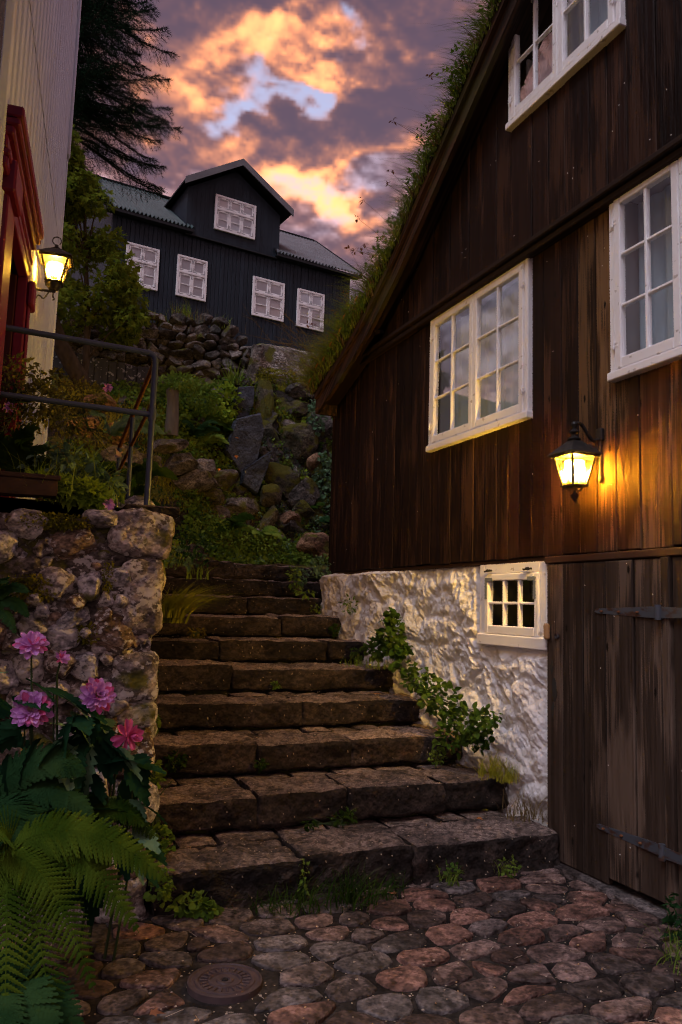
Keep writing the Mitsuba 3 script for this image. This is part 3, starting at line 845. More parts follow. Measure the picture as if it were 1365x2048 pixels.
def window(key, y0, y1, z0, z1, xf, sashes, cols, rows, label, mat_='white_paint', deep=.45, frame=.045, stile=.055):
    """A casement window in the wall facing -x: outer frame, sashes with glazing bars and panes, hinges, curtains behind."""
    w = numbered(f'{BH}__{key}')
    tag(w, label)
    F = lambda a, b, c, d, dx0=0.0, dx1=.075, bb=.006: bbox(xf + dx0, xf + dx1, a, b, c, d, bb)
    obj('frame', cat([F(y0, y0 + frame, z0, z1), F(y1 - frame, y1, z0, z1), F(y0 + frame, y1 - frame, z1 - frame, z1), F(y0 - .012, y1 + .012, z0 - .008, z0 + frame, -.018)]), mat_, w)
    iy0, iy1, iz0, iz1 = y0 + frame + .004, y1 - frame - .004, z0 + frame + .004, z1 - frame - .004
    wd = (iy1 - iy0) / sashes
    for i in range(sashes):
        a, b = iy0 + wd * i + .002, iy0 + wd * (i + 1) - .002
        S = lambda *q, d0=-.010, d1=.04: F(*q, d0, d1)
        obj('sash', cat([S(a, a + stile, iz0, iz1), S(b - stile, b, iz0, iz1), S(a + stile, b - stile, iz1 - stile, iz1), S(a + stile, b - stile, iz0, iz0 + stile * 1.25)]), mat_, w)
        ga, gb, gz0, gz1 = a + stile, b - stile, iz0 + stile * 1.25, iz1 - stile
        for c in range(1, cols):
            y = ga + (gb - ga) * c / cols
            obj('glazing_bar', F(y - .011, y + .011, gz0, gz1, -.004, .034, .005), mat_, w)
        for r in range(1, rows):
            z = gz0 + (gz1 - gz0) * r / rows
            for c in range(cols):
                p, q = ga + (gb - ga) * c / cols + .011, ga + (gb - ga) * (c + 1) / cols - .011
                obj('glazing_bar', F(p - (0 if c else .011), q + (0 if c < cols - 1 else .011), z - .010, z + .010, -.002, .032, .005), mat_, w)
        for c in range(cols):
            for r in range(rows):
                p, q = ga + (gb - ga) * c / cols, ga + (gb - ga) * (c + 1) / cols
                m, n = gz0 + (gz1 - gz0) * r / rows, gz0 + (gz1 - gz0) * (r + 1) / rows
                t = np.random.default_rng(int(1000 * (p + m))).normal(size=3) * .0022
                obj('pane', trimesh.Trimesh([(xf + .016 + t[0], p, m), (xf + .016 + t[1], q, m), (xf + .016 - t[0], q, n), (xf + .016 + t[2] - t[1] - t[0] * 2 + t[0], p, n)], [(0, 2, 1), (0, 3, 2)], process=False), 'window_glass', w)
        hy = (a if i == 0 else b)
        for z in (iz0 + .16, iz1 - .16):
            if sashes > 1:
                obj('hinge', cat([tube([(xf - .016, hy, z - .03), (xf - .016, hy, z + .03)], .006, 8), bbox(xf - .014, xf - .010, hy - .03, hy + .03, z - .018, z - .006, .001), bbox(xf - .014, xf - .010, hy - .03, hy + .03, z + .006, z + .018, .001)]), mat_, w)
    return w


def room(y0, y1, z0, z1, deep, key, mat_='blind'):
    """The dim space behind a window, with pale curtains."""
    w = key
    x0, x1 = XW + .055, XW + .055 + deep
    obj('reveal', cat([bbox(x0, x1, y0 - .02, y0, z0, z1), bbox(x0, x1, y1, y1 + .02, z0, z1), bbox(x0, x1, y0, y1, z1, z1 + .02), bbox(x0, x1, y0, y1, z0 - .02, z0), bbox(x1, x1 + .02, y0, y1, z0, z1)]), mat_, w)


def curtain(w, y0, y1, z0, z1, x, waves, amp=.018):
    obj('curtain', grid(lambda y, z: np.stack([x + amp * np.sin((y - y0) / (y1 - y0) * waves * 6.283) * (.6 + .4 * (z1 - z) / (z1 - z0)), y, z], -1), np.linspace(y0, y1, waves * 12 + 1), np.linspace(z0, z1, 4)), 'curtain', w, smooth=True)


for nm, lab, xf in (('middle', 'white casement window of two sashes, left of the lit lantern', XW - .065), ('right', 'white window at the right edge above the lantern', XW - .065), ('upper', 'white window high in the gable', XW - .125)):
    q = WIN[nm]
    sash = 2
    w = window('window', *q, xf, sash, 2, 3, lab)
    room(q[0] - .0, q[1] + .0, q[2] - .0, q[3] + .0, .5, w)
    wd = q[1] - q[0]
    curtain(w, q[0] + .02, q[0] + wd * .47, q[2] + .02, q[3] - .02, XW + .13, 6)
    curtain(w, q[1] - wd * .50, q[1] - .02, q[2] + .02, q[3] - .02, XW + .16, 5)
sw = window('cellar_window', 4.474, 5.31, 1.352, 1.957, XW - .012, 1, 3, 2, 'small white cellar window of six panes beside the plank door', frame=.075, stile=.05)
room(4.5, 5.3, 1.38, 1.94, .4, sw, 'inner_green')
curtain(sw, 4.56, 4.72, 1.40, 1.93, XW + .3, 3)
for y in (4.58, 5.12):
    obj('corner_plate', cat([bbox(XW - .0265, XW - .0225, y, y + .10, 1.822, 1.85, .001), bbox(XW - .0265, XW - .0225, *((y, y + .03) if y < 5 else (y + .07, y + .10)), 1.69, 1.8215, .001)]), 'grey_paint', sw)
for y in (4.66, 5.16):
    obj('latch', cat([tube([(XW - .03, y - .04, 1.905), (XW - .035, y + .05, 1.90)], .007, 8), lathe([(0, -.012), (.016, -.008), (.016, .008), (0, .012)], (XW - .035, y, 1.905), 12)]), 'black_iron', sw)

# plank door
DR = numbered(f'{BH}__plank_door')
tag(DR, 'weathered brown plank door with two iron strap hinges')
rng = np.random.default_rng(3)
edges = [3.425, 3.64, 3.875, 4.085, 4.285, 4.452]
for i, (a, b) in enumerate(zip(edges[:-1], edges[1:])):
    obj('board', plank(a + .003, b - .003, .06 if i < 2 else .02, 1.925, 1.925, XW + .012, XW - .028 + rng.normal() * .002, .006), f'door_wood_{(i + 1) % 4}', DR)
obj('head_board', bbox(XW - .035, XW + .02, 2.4, 4.47, 1.932, 1.979, .006), 'beam_wood', BH)
for z, t in ((1.62, .032), (.335, .030)):
    st = hull([(XW - .036 + dx, y, z + dz) for dx in (0, .006) for y, dz in ((3.44, t), (3.44, -t), (3.50, t), (3.50, -t), (3.94, .015), (3.94, -.015), (3.965, .006), (3.965, -.006))])
    h = obj('strap_hinge', moved(st, np.diag([1, 1, 1, 1])), 'hinge_iron', DR)
    obj('strap_hinge', hull([(XW - .052 + dx, y, z + dz) for dx in (0, .006) for y, dz in ((3.41, t), (3.41, -t), (3.12, .024), (3.12, -.024))]), 'hinge_iron', BH)
    obj('hinge_pin', tube([(XW - .052, 3.425, z - .042), (XW - .052, 3.425, z + .042)], .019, 12), 'hinge_iron', DR)
    for y in (3.6, 3.75, 3.9):
        obj('bolt', lathe([(.0, -.008), (.012, -.006), (.012, .0), (0, .006)], (XW - .038, y, z), 10), 'rust', DR)
obj('handle', moved(rough_block(-.018, .018, -.022, .022, -.055, .055, 4, rnd=.016, amp=.004, res=.015), mat((XW - .052, 4.42, 1.475), (1, 0, 0), (0, 1, 0), (0, 0, 1))), 'straw', DR, smooth=True)
obj('lock', moved(lathe([(0, -.01), (.013, -.01), (.022, -.008), (.022, .006), (.012, .010), (.010, .002), (0, .002)], n=16), mat((XW - .035, 4.335, 1.45), (0, 1, 0), (0, 0, 1), (-1, 0, 0))), 'hinge_iron', DR, smooth=40)
for y, z, r in ((4.40, 1.24, .035), (4.37, 1.10, .05), (4.385, .97, .035)):
    obj('rot_patch', moved(rock(int(z * 100), (.008, r * .6, r * 1.7), sub=2), mat((XW - .026, y, z), *np.eye(3))), 'inner_dark', DR, smooth=True)
edges = [1.2, 1.5, 1.75, 2.0, 2.2, 2.42, 2.62, 2.85, 3.05, 3.22, 3.35, 3.42]
for i, (a, b) in enumerate(zip(edges[:-1], edges[1:])):
    obj('door_side_board', plank(a + .003, b - .003, -.03, 1.93, 1.93, XW + .015, XW - (.022 if i < 10 else .04), .006), f'door_wood_{i % 4}', BH)
obj('threshold', rough_block(XW - .10, XW + .1, 2.0, 4.44, -.12, .015, 9, rnd=.02, amp=.012), 'cobble_3', BH, smooth=60)

# ---------------------------------------------------------------- garden wall of boulders beside the steps
GW = thing('garden_wall', 'low wall of rounded lichen-spotted boulders at the left of the steps', 'wall')
WY, WX = 4.30, .775                          # its front face and its right end
MOR = grid(lambda x, z: np.stack([x, WY + .052 + .10 * (meshkit.fbm(np.stack([x * 9, z * 9, x * 0], -1), 5, 4) - .5), z], -1), np.linspace(-.6, WX - .05, 170), np.linspace(-.1, 2.02, 260))
MOR = trimesh.Trimesh(MOR.vertices, MOR.faces[:, ::-1], process=False)
tag(obj('mortar', cat([trimesh.Trimesh(MOR.vertices, MOR.faces[:, ::-1], process=False), bbox(-1.1, WX - .08, WY + .12, 5.3, -.1, 2.0)]), 'wall_mortar', GW, smooth=False), kind='stuff')
# stones of the face: centre x, z, half width, half height, turn in degrees, tint, squareness
FACE = [(.645, 1.955, .165, .125, -4, 1, 1), (.30, 1.90, .125, .085, 8, 3, 0), (.07, 1.97, .10, .07, -6, 0, 0), (.16, 1.855, .06, .045, 30, 1, 0), (-.08, 1.86, .10, .09, 0, 2, 0), (.44, 2.03, .10, .05, 4, 0, 0),
        (.665, 1.62, .105, .20, 2, 1, 1), (.535, 1.73, .065, .06, 20, 2, 0), (.40, 1.67, .06, .075, 10, 2, 0), (.48, 1.60, .042, .045, 0, 0, 0), (.555, 1.60, .035, .038, 20, 0, 0), (.47, 1.52, .045, .05, 10, 3, 0),
        (.23, 1.66, .10, .085, -10, 1, 0), (.33, 1.58, .05, .04, 40, 3, 0), (.335, 1.50, .105, .05, 38, 2, 0), (.27, 1.395, .092, .072, 8, 2, 0), (.13, 1.45, .075, .06, -20, 0, 0), (.02, 1.55, .09, .11, 0, 1, 0), (.13, 1.58, .05, .045, 0, 1, 0),
        (.53, 1.425, .125, .095, 18, 3, 0), (.60, 1.50, .06, .09, -20, 1, 0), (.165, 1.52, .04, .04, 0, 2, 0), (.06, 1.36, .07, .06, 10, 1, 0), (-.06, 1.40, .07, .09, 0, 3, 0), (.38, 1.42, .035, .03, 0, 0, 0),
        (.655, 1.20, .118, .135, 1, 1, 1), (.285, 1.26, .08, .065, -6, 1, 0), (.40, 1.245, .07, .07, 12, 2, 0), (.43, 1.13, .045, .06, 4, 0, 0), (.365, 1.12, .05, .06, -8, 1, 0), (.27, 1.13, .06, .06, 0, 0, 0), (.50, 1.30, .035, .04, 0, 1, 0),
        (.575, 1.04, .05, .045, 0, 0, 0), (.655, 1.00, .115, .075, 0, 1, 1), (.55, .95, .07, .055, 14, 3, 0), (.43, 1.01, .07, .055, 0, 1, 0), (.13, 1.24, .09, .07, 0, 0, 0), (.0, 1.2, .08, .08, 0, 2, 0), (.13, 1.08, .09, .08, 0, 1, 0), (-.03, 1.04, .08, .08, 0, 3, 0),
        (.655, .80, .115, .12, 0, 3, 1), (.49, .83, .08, .07, 0, 1, 0), (.34, .93, .08, .07, 0, 0, 0), (.34, .78, .08, .08, 0, 2, 0), (.655, .56, .11, .12, 0, 1, 1), (.50, .63, .08, .10, 0, 0, 0), (.36, .6, .08, .09, 0, 1, 0), (.2, .85, .09, .09, 0, 0, 0),
        (.645, .30, .12, .13, 0, 3, 1), (.48, .38, .09, .12, 0, 1, 0), (.645, .07, .13, .12, 0, 1, 1), (.46, .12, .10, .14, 0, 0, 0), (.22, .62, .09, .12, 0, 1, 0), (.25, .3, .12, .16, 0, 0, 0), (.05, .8, .1, .14, 0, 1, 0), (.05, .45, .12, .18, 0, 3, 0)]
for i, (x, z, w, h, rot, tint, sq) in enumerate(FACE):
    a = math.radians(rot)
    if sq:
        m = rough_block(-w, w, -.12, .26, -h, h, i + 3, rnd=.05, amp=.030, res=.022, freq=9)
    else:
        m = rock(i + 2000, (w * 1.14, .115, h * 1.14), cuts=7, sub=4 if w > .05 else 3, rough=.15, depth=(.62, .92), boxy=.85)
    M = mat((x, WY + (.12 if sq else .075 + .018 * math.sin(i * 2.3)), z), (math.cos(a), 0, math.sin(a)), (0, 1, 0), (-math.sin(a), 0, math.cos(a)))
    obj('stone', moved(m, M), f'wall_stone_{tint}', GW, smooth=60 if sq else 45)
rng = np.random.default_rng(14)
for i in range(150):                        # gravel pressed into the joints
    x, z, r = rng.uniform(-.1, .74), rng.uniform(.2, 2.0), rng.uniform(.014, .034)
    obj('stone', moved(rock(i + 1300, (r * 1.3, r, r), cuts=5, sub=2), mat((x, WY + .055, z), *np.eye(3))), f'wall_stone_{rng.integers(4)}', GW, smooth=True)
rng = np.random.default_rng(4)
for y in np.arange(4.66, 9.4, .36):         # the flank above the steps
    for z in np.arange(max(.1, (y - 4.3) * .35), 2.0 + .1 * (y - 4.6), .25):
        obj('stone', moved(rock(int(y * 100 + z * 10), (.14, .2, .15), sub=2, cuts=7), mat((WX - .08 + .06 * (y - 4.6) + rng.normal() * .02, y, z + .1), *np.eye(3))), f'wall_stone_{rng.integers(4)}', GW, smooth=40)
m_ = leaf_cloud(rng, (.1, WY - .005, 1.64), (.14, .035, .07), 900, .020, SMALL, shell=.1)
tag(obj('moss', cat([m_, leaf_cloud(rng, (.18, WY + .0, 1.99), (.22, .06, .04), 1100, .018, SMALL, shell=.1), leaf_cloud(rng, (.40, WY + .01, 1.42), (.07, .04, .05), 300, .02, SMALL, shell=.1), leaf_cloud(rng, (.48, WY + .02, 1.72), (.03, .03, .09), 200, .018, SMALL, shell=.1)]), 'moss', GW), kind='stuff')

# ---------------------------------------------------------------- handrail on the wall
HR = thing('handrail', 'blue-black tubular handrail above the boulder wall', 'railing')
r_ = .017
a_ = np.linspace(0, np.pi / 2, 7)
obj('top_rail', tube([(-.16, 4.5, 3.035), (.64, 4.5, 3.011)] + [(.64 + .045 * math.sin(t), 4.5, 2.967 + .044 * math.cos(t)) for t in a_], r_, 12), 'rail_paint', HR, smooth=40)
obj('post', tube([(.685, 4.5, 2.967), (.685, 4.5, 2.05)], r_ * 1.05, 12), 'rail_paint', HR, smooth=40)
obj('lower_rail', tube([(-.16, 4.5, 2.668), (.685, 4.5, 2.652)], r_ * .95, 12), 'rail_paint', HR, smooth=40)
obj('collar', tube([(.685, 4.5, 2.618), (.685, 4.5, 2.686)], r_ * 1.35, 12), 'rail_paint', HR, smooth=40)
obj('post', tube([(.645, 5.02, 2.74), (.645, 5.02, 2.05)], r_ * .9, 12), 'rail_paint', HR, smooth=40)
obj('post', tube([(.627, 5.46, 2.62), (.627, 5.46, 2.05)], r_ * .9, 12), 'rail_paint', HR, smooth=40)
obj('sloping_rail', tube([(.682, 4.52, 2.96), (.627, 5.46, 2.63)], .014, 10), 'rust', HR, smooth=40)
obj('sloping_rail', tube([(.682, 4.53, 2.72), (.60, 5.62, 2.36)], .011, 10), 'rust', HR, smooth=40)
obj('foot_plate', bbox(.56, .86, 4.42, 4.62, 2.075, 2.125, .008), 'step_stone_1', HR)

# ---------------------------------------------------------------- pale house at the left edge
PH = thing('pale_house', 'pale ribbed-metal house with crimson doorway at the left edge', 'house')
_ph = math.radians(6.0)
_d, _n = V(math.sin(_ph), math.cos(_ph), 0), V(math.cos(_ph), -math.sin(_ph), 0)
LM = mat(_n * -.62, _n, _d, (0, 0, 1))       # local: x out of the wall, y along it, z up


def lbox(*a):
    return moved(bbox(*a), LM)


def ribs(a):
    t = (a / .17) % 1.0
    return .02 * np.clip(np.minimum(t, 1 - t) * 9 - .9, -1, 1)


aa = np.unique(np.r_[np.arange(3.9, 7.85, .17 / 28), 7.85])
for z0, z1, o in ((1.9, 4.95, 0), (4.93, 7.4, .004), (7.38, 10.4, .008)):
    i0 = [(3.9, 5.45), (5.45, 6.8), (6.8, 7.85)]
    for a0, a1 in i0:
        q = aa[(aa >= a0 - 1e-6) & (aa <= a1 + 1e-6)]
        if z0 < 2 and a0 < 4.2:
            for b0, b1, c0, c1 in ((3.9, 4.2, 1.9, 4.95), (4.2, 5.45, 3.9, 4.95)):
                q2 = aa[(aa >= b0) & (aa <= b1)]
                obj('wall_sheet', moved(grid(lambda a, z: np.stack([ribs(a) + o, a, z], -1), q2, np.linspace(c0, c1, 2)), LM), 'pale_sheet', PH, smooth=True)
            continue
        obj('wall_sheet', moved(grid(lambda a, z: np.stack([ribs(a) + o, a, z], -1), q, np.linspace(z0, z1, 2)), LM), 'pale_sheet', PH, smooth=True)
obj('corner_trim', lbox(-.04, .03, 7.85, 7.91, 1.9, 6.05, .005), 'pale_sheet', PH)
obj('corner_trim', lbox(-.10, .026, 7.85, 7.93, 6.055, 10.4, .01), 'pale_trim', PH)
obj('bargeboard', lbox(-.10, .05, 7.76, 7.845, 5.9, 10.4, .01), 'pale_sheet', PH)
obj('far_wall', lbox(-6, -.05, 7.78, 7.84, 1.7, 10.4), 'pale_sheet', PH)
obj('near_wall', lbox(-6, -.05, 3.92, 3.97, 2.02, 10.4), 'pale_sheet', PH)
obj('back_wall', lbox(-6, -5.95, 3.97, 7.9, 0, 10.4), 'pale_sheet', PH)
obj('roof', moved(hull([(x, y, z) for y in (3.7, 8.3) for x, z in ((.25, 10.38), (.25, 10.44), (-2.9, 13.2), (-6.3, 10.38), (-6.3, 10.44))]), LM), 'roof_sheet_grey', PH)
obj('bay_side', lbox(-.9, .035, 2.4, 3.62, 3.72, 10.0, .01), 'dark_trim', PH)
obj('plinth', lbox(-5.9, -.03, 3.95, 7.98, -.1, 2.0), 'concrete', PH)
# crimson doorway
DW = numbered(f'{PH}__doorway')
tag(DW, 'crimson doorway with a layered moulded hood')
obj('reveal', cat([lbox(-.30, -.28, 4.4, 5.2, 1.9, 3.9), lbox(-.28, -.02, 4.36, 4.40, 1.9, 3.62), lbox(-.28, -.02, 5.18, 5.22, 1.9, 3.62)]), 'dark_red', DW)
obj('jamb', lbox(-.02, .045, 5.20, 5.37, 1.9, 3.62, .008), 'red_paint', DW)
obj('jamb', lbox(-.02, .045, 4.12, 4.40, 1.9, 3.62, .008), 'red_paint', DW)
obj('jamb_bead', lbox(.046, .062, 5.24, 5.32, 1.9, 3.60, .006), 'red_paint', DW)
obj('console', lbox(.046, .085, 5.20, 5.375, 3.44, 3.60, .012), 'red_paint', DW)
obj('capital', lbox(.0, .075, 4.10, 4.405, 3.63, 3.80, .012), 'red_paint', DW)
obj('lintel', lbox(-.02, .04, 4.41, 5.37, 3.62, 3.70, .006), 'red_paint', DW)
for o, z0, z1, e in ((.042, 3.705, 3.76, .01), (.05, 3.765, 3.80, .02), (.036, 3.805, 3.87, .01), (.062, 3.875, 3.92, .03), (.085, 3.925, 3.965, .05), (.098, 3.97, 4.03, .06)):
    obj('hood_moulding', lbox(-.02, o, 4.0, 5.36 + e, z0, z1, .009), 'red_paint', DW)

# ---------------------------------------------------------------- lanterns
def lantern(name, label, O, out, along, hanging, k=1.0, power=900.0, col=(1.0, .60, .075)):
    """A four-sided wall lantern; O: its bracket on the wall, out: away from the wall, along: sideways. Hangs from the bracket, or stands on it."""
    t = thing(name, label, 'lantern', 'lit wall lanterns')
    M = mat(O, np.asarray(out) * k, np.asarray(along) * k, V(0, 0, k))
    P = lambda m: moved(m, M)
    if hanging:
        cx, zt = .215, -.005
        obj('wall_plate', P(cat([bbox(.0, .03, -.028, .028, -.02, .06, .006)])), 'black_iron', t)
        obj('bracket_bar', P(cat([tube([(.015, 0, .03), (.015, 0, -.23)], [.014, .011], 10), lathe([(0, -.29), (.012, -.28), (.020, -.255), (.012, -.23), (.0, -.22)], (.015, 0, 0), 10)])), 'black_iron', t, smooth=40)
        s = np.linspace(0, 1, 14)
        obj('arm', P(tube(np.c_[.03 + (cx - .03) * s, 0 * s, -.01 + .075 * np.sin(s * np.pi * .5) ** 2 - .02 * np.sin(s * np.pi * 2)], .011, 8)), 'black_iron', t, smooth=40)
        g = np.linspace(0, 4.2 * np.pi, 44)
        obj('scroll', P(tube(np.c_[.068 + (.008 + .0021 * g) * np.cos(g), 0 * g, -.062 + (.008 + .0021 * g) * np.sin(g)], .0055, 6)), 'black_iron', t, smooth=40)
        z = .055
        obj('finial', P(lathe([(0, z + .03), (.016, z + .024), (.021, z + .008), (.014, z - .012), (.012, z - .02), (.032, z - .038), (.030, z - .044), (.014, z - .055), (.016, z - .065), (.040, z - .082), (.038, z - .088), (.02, z - .095), (0, z - .1)], (cx, 0, 0), 16)), 'black_iron', t, smooth=35)
        z1, z0, cap = -.135, -.315, -.04
    else:
        cx = .135
        obj('wall_plate', P(bbox(0, .018, -.022, .022, -.075, .075, .006)), 'black_iron', t)
        obj('arm', P(bbox(.018, cx + .015, -.008, .008, .012, .028, .003)), 'black_iron', t)
        g = np.linspace(0, 1, 22)
        obj('scroll', P(tube(np.c_[.02 + (cx - .03) * g, 0 * g, -.05 + .055 * g + .018 * np.sin(g * 9)], .005, 6)), 'black_iron', t, smooth=40)
        obj('drop_finial', P(tube([(cx, 0, .01), (cx, 0, -.02), (cx + .012, 0, -.035), (cx, 0, -.045)], .006, 6)), 'black_iron', t, smooth=40)
        obj('cup', P(lathe([(0, .028), (.03, .03), (.048, .055), (.052, .085), (.0, .086)], (cx, 0, 0), 16)), 'black_iron', t, smooth=35)
        z0, z1, cap = .09, .255, .335
        g = np.linspace(-.9, 4.3, 20)
        obj('ring', P(tube(np.c_[cx + .03 * np.cos(g), 0 * g, cap + .065 + .03 * np.sin(g)], .004, 6)), 'black_iron', t, smooth=40)
        obj('finial', P(lathe([(0, cap + .04), (.012, cap + .034), (.014, cap + .02), (.03, cap + .008), (.016, cap - .004), (.0, cap - .01)], (cx, 0, 0), 16)), 'black_iron', t, smooth=35)
    wt, wb = .088, .050                      # half widths of the glass at the top and the foot
    ro = hull([(cx + sx * a, sy * a, z) for sx in (-1, 1) for sy in (-1, 1) for a, z in ((wt + .030, z1 + .004), (wt + .030, z1 + .010), (.038, cap - .008), (.030, cap))])
    obj('roof', P(ro), 'black_iron', t)
    obj('rim', P(cat([bbox(cx + a, cx + b, c, d, z1 - .010, z1 + .002, .003) for a, b, c, d in ((-wt - .02, wt + .02, -wt - .02, -wt + .0), (-wt - .02, wt + .02, wt, wt + .02), (-wt - .02, -wt, -wt, wt), (wt, wt + .02, -wt, wt))])), 'black_iron', t)
    for sx in (-1, 1):
        for sy in (-1, 1):
            obj('edge_bar', P(tube([(cx + sx * wt, sy * wt, z1), (cx + sx * wb, sy * wb, z0)], .0075, 6)), 'black_iron', t)
    obj('floor_plate', P(bbox(cx - wb - .012, cx + wb + .012, -wb - .012, wb + .012, z0 - .014, z0, .004)), 'black_iron', t)
    if hanging:
        obj('drop_finial', P(cat([lathe([(0, z0 - .012), (.010, z0 - .014), (.010, z0 - .055), (.026, z0 - .058), (.024, z0 - .066), (.014, z0 - .09), (0, z0 - .115)], (cx, 0, 0), 14)] + [tube([(cx + sx * wb * .8, sy * wb * .8, z0 - .012), (cx + sx * .022, sy * .022, z0 - .04), (cx + sx * .012, sy * .012, z0 - .036)], .005, 6) for sx in (-1, 1) for sy in (-1, 1)])), 'black_iron', t)
    for ax, s in ((0, -1), (0, 1), (1, -1), (1, 1)):
        c = [(s * wt, -wt, z1), (s * wt, wt, z1), (s * wb, wb, z0), (s * wb, -wb, z0)]
        c = [(cx + (p[0] if ax == 0 else p[1]), (p[1] if ax == 0 else p[0]), p[2]) for p in c]
        obj('pane', P(trimesh.Trimesh(c, [(0, 1, 2), (0, 2, 3)], process=False)), 'lantern_glass', t)
    zc = (z0 + z1) / 2 - .01
    obj('socket', P(lathe([(0, z0), (.022, z0), (.022, zc - .035), (0, zc - .034)], (cx, 0, 0), 12)), 'brass', t, smooth=40)
    b = obj('bulb', P(moved(_sph[2], np.diag([.036, .036, .046, 1]) + mat((cx, 0, zc + .012), *np.zeros((3, 3))) - np.diag([0, 0, 0, 1.0]))), 'bulb_glass', t, smooth=True)
    scene[b]['emitter'] = {'type': 'area', 'radiance': rgb(*(power * c for c in col))}
    fr = obj('frosted_chimney', P(lathe([(.058, z0 + .01), (.066, zc), (.058, z1 - .03)], (cx, 0, 0), 20)), 'frosted_glass', t, smooth=True)
    return t


scene['frosted_glass'] = {'type': 'blendbsdf', 'weight': .30, 'a': {'type': 'thindielectric', 'int_ior': 1.2}, 'b': {'type': 'principledthin', 'base_color': rgb(.9, .62, .25), 'roughness': .6, 'diff_trans': 1.4}}
lantern('wall_lantern', 'lit black lantern hanging from a scrolled arm on the brown plank wall', (XW - .03, 3.89, 2.70), (-1, 0, 0), (0, -1, 0), True, 1.0, LAMP_POWER)
lantern('wall_lantern', 'lit black lantern standing on a bracket beside the crimson doorway', _n * -.605 + _d * 5.83 + V(0, 0, 3.76), _n, _d, False, 1.0, LAMP_POWER * .32)

# ---------------------------------------------------------------- dark house up the hill
DH = thing('dark_house', 'blue-black timber house with corrugated roof and gabled dormer up the hill', 'house')
_h = math.radians(8.0)
HM = mat((4.5, 20.0, 0), (math.cos(_h), math.sin(_h), 0), (-math.sin(_h), math.cos(_h), 0), (0, 0, 1))
hb = lambda *a: moved(bbox(*a), HM)
EAVE, RIDGE, RD = 11.30, 13.72, 3.2
HX0, HX1 = -2.8, 4.15
obj('body', hb(HX0, HX1, .06, 6.4, 7.4, 11.25), 'dark_paint', DH)
bs = np.arange(HX0, HX1 - .01, .116)
for i, a in enumerate(bs):
    obj('wall_board', hb(a + .003, a + .113, .006 * math.sin(i * 2.7), .05, 7.6, 11.26, .008), 'dark_paint', DH)
obj('gable_end', moved(hull([(x, y, z) for x in (HX1 - .05, HX1) for y, z in ((.06, 7.5), (.06, 11.2), (RD, 13.55), (6.34, 11.2), (6.34, 7.5))]), HM), 'dark_paint', DH)
obj('gable_end', moved(hull([(x, y, z) for x in (HX0, HX0 + .05) for y, z in ((.06, 7.5), (.06, 11.2), (RD, 13.55), (6.34, 11.2), (6.34, 7.5))]), HM), 'dark_paint', DH)


def roof_sheet(x0, x1e, x1r, mat_, front=True):
    q = np.arange(0, 1.0001, 1 / max(8, round((x1e - x0) / .105) * 8))

    def f(t, s):
        x1 = x1e + (x1r - x1e) * s
        x = x0 + (x1 - x0) * t
        wv = .034 * np.cos(t * (x1e - x0) / .105 * 2 * np.pi)
        y0, z0 = -.24, EAVE - .03
        dy, dz = RD - y0, RIDGE - z0
        L = math.hypot(dy, dz)
        y, z = y0 + dy * s - wv * dz / L, z0 + dz * s + wv * dy / L
        return np.stack([x, y if front else 2 * RD - y, z], -1)
    return moved(grid(f, q, np.linspace(0, 1, 4)), HM)


obj('roof', roof_sheet(-2.98, -.72, -.72, 'roof_sheet'), 'roof_sheet', DH, smooth=True)
obj('roof', roof_sheet(1.62, 4.37, 4.62, 'roof_sheet_grey'), 'roof_sheet_grey', DH, smooth=True)
obj('roof', moved(hull([(x, y, z) for x in (-2.98, 4.5) for y, z in ((RD, RIDGE), (RD, RIDGE - .05), (6.6, EAVE), (6.6, EAVE - .05))]), HM), 'roof_sheet', DH)
obj('roof', moved(hull([(x, y, z) for x in (-.75, 1.65) for y, z in ((RD, RIDGE - .02), (RD, RIDGE - .07), (.1, EAVE), (.1, EAVE - .05))]), HM), 'roof_sheet', DH)
obj('ridge_cap', hb(-3.0, 4.6, RD - .08, RD + .08, RIDGE - .02, RIDGE + .05, .03), 'dark_trim', DH)
for x0, x1 in ((-3.0, -.76), (1.66, 4.38)):
    obj('eave_board', hb(x0, x1, -.22, -.18, EAVE - .14, EAVE - .055, .01), 'dark_trim', DH)
    obj('soffit', hb(x0, x1, -.17, -.001, EAVE - .13, EAVE - .10, .01), 'dark_trim', DH)
obj('verge_board', moved(hull([(x, y, z + d) for x in (-3.04, -2.985) for y, z in ((-.26, EAVE - .04), (RD, RIDGE)) for d in (-.12, .08)]), HM), 'dark_trim', DH)
obj('verge_board', moved(hull([(x + (.25 if y > 1 else 0), y, z + d) for x in (4.375, 4.42) for y, z in ((-.26, EAVE - .04), (RD, RIDGE)) for d in (-.12, .06)]), HM), 'dark_trim', DH)
# dormer
DO = numbered(f'{DH}__dormer')
DF = -.06
AP, EL = 13.30, 12.42                       # apex and eaves of its wall
for a in np.arange(-.90, 1.68, .1165):
    mx = a + .058
    top = lambda x: EL + (AP - EL) * (1 - abs(x - .42) / 1.36)
    obj('board', moved(hull([(x, y, z) for x in (a + .002, a + .1145) for y in (DF, DF + .05) for z in (11.17, min(top(x), AP))]), HM), 'dark_paint', DO)
for s, x0, x1 in ((-1, .47, -1.10), (1, .47, 2.04)):
    za, zb = 13.50, 12.50
    obj('roof', moved(hull([(x, y, z + d) for x, z in ((x0, za), (x1, zb)) for y in (DF - .28, 3.6) for d in (-.05, .0)]), HM), 'dark_trim', DO)
    obj('barge', moved(hull([(x, y, z + d) for x, z in ((x0, za + .015), (x1, zb + .015)) for y in (DF - .32, DF - .285) for d in (-.17, .02)]), HM), 'roof_sheet_grey', DO)
    obj('cheek', hb(*((-.93, -.88) if s < 0 else (1.66, 1.71)), DF, 2.6, 11.2, 12.46), 'dark_paint', DO)
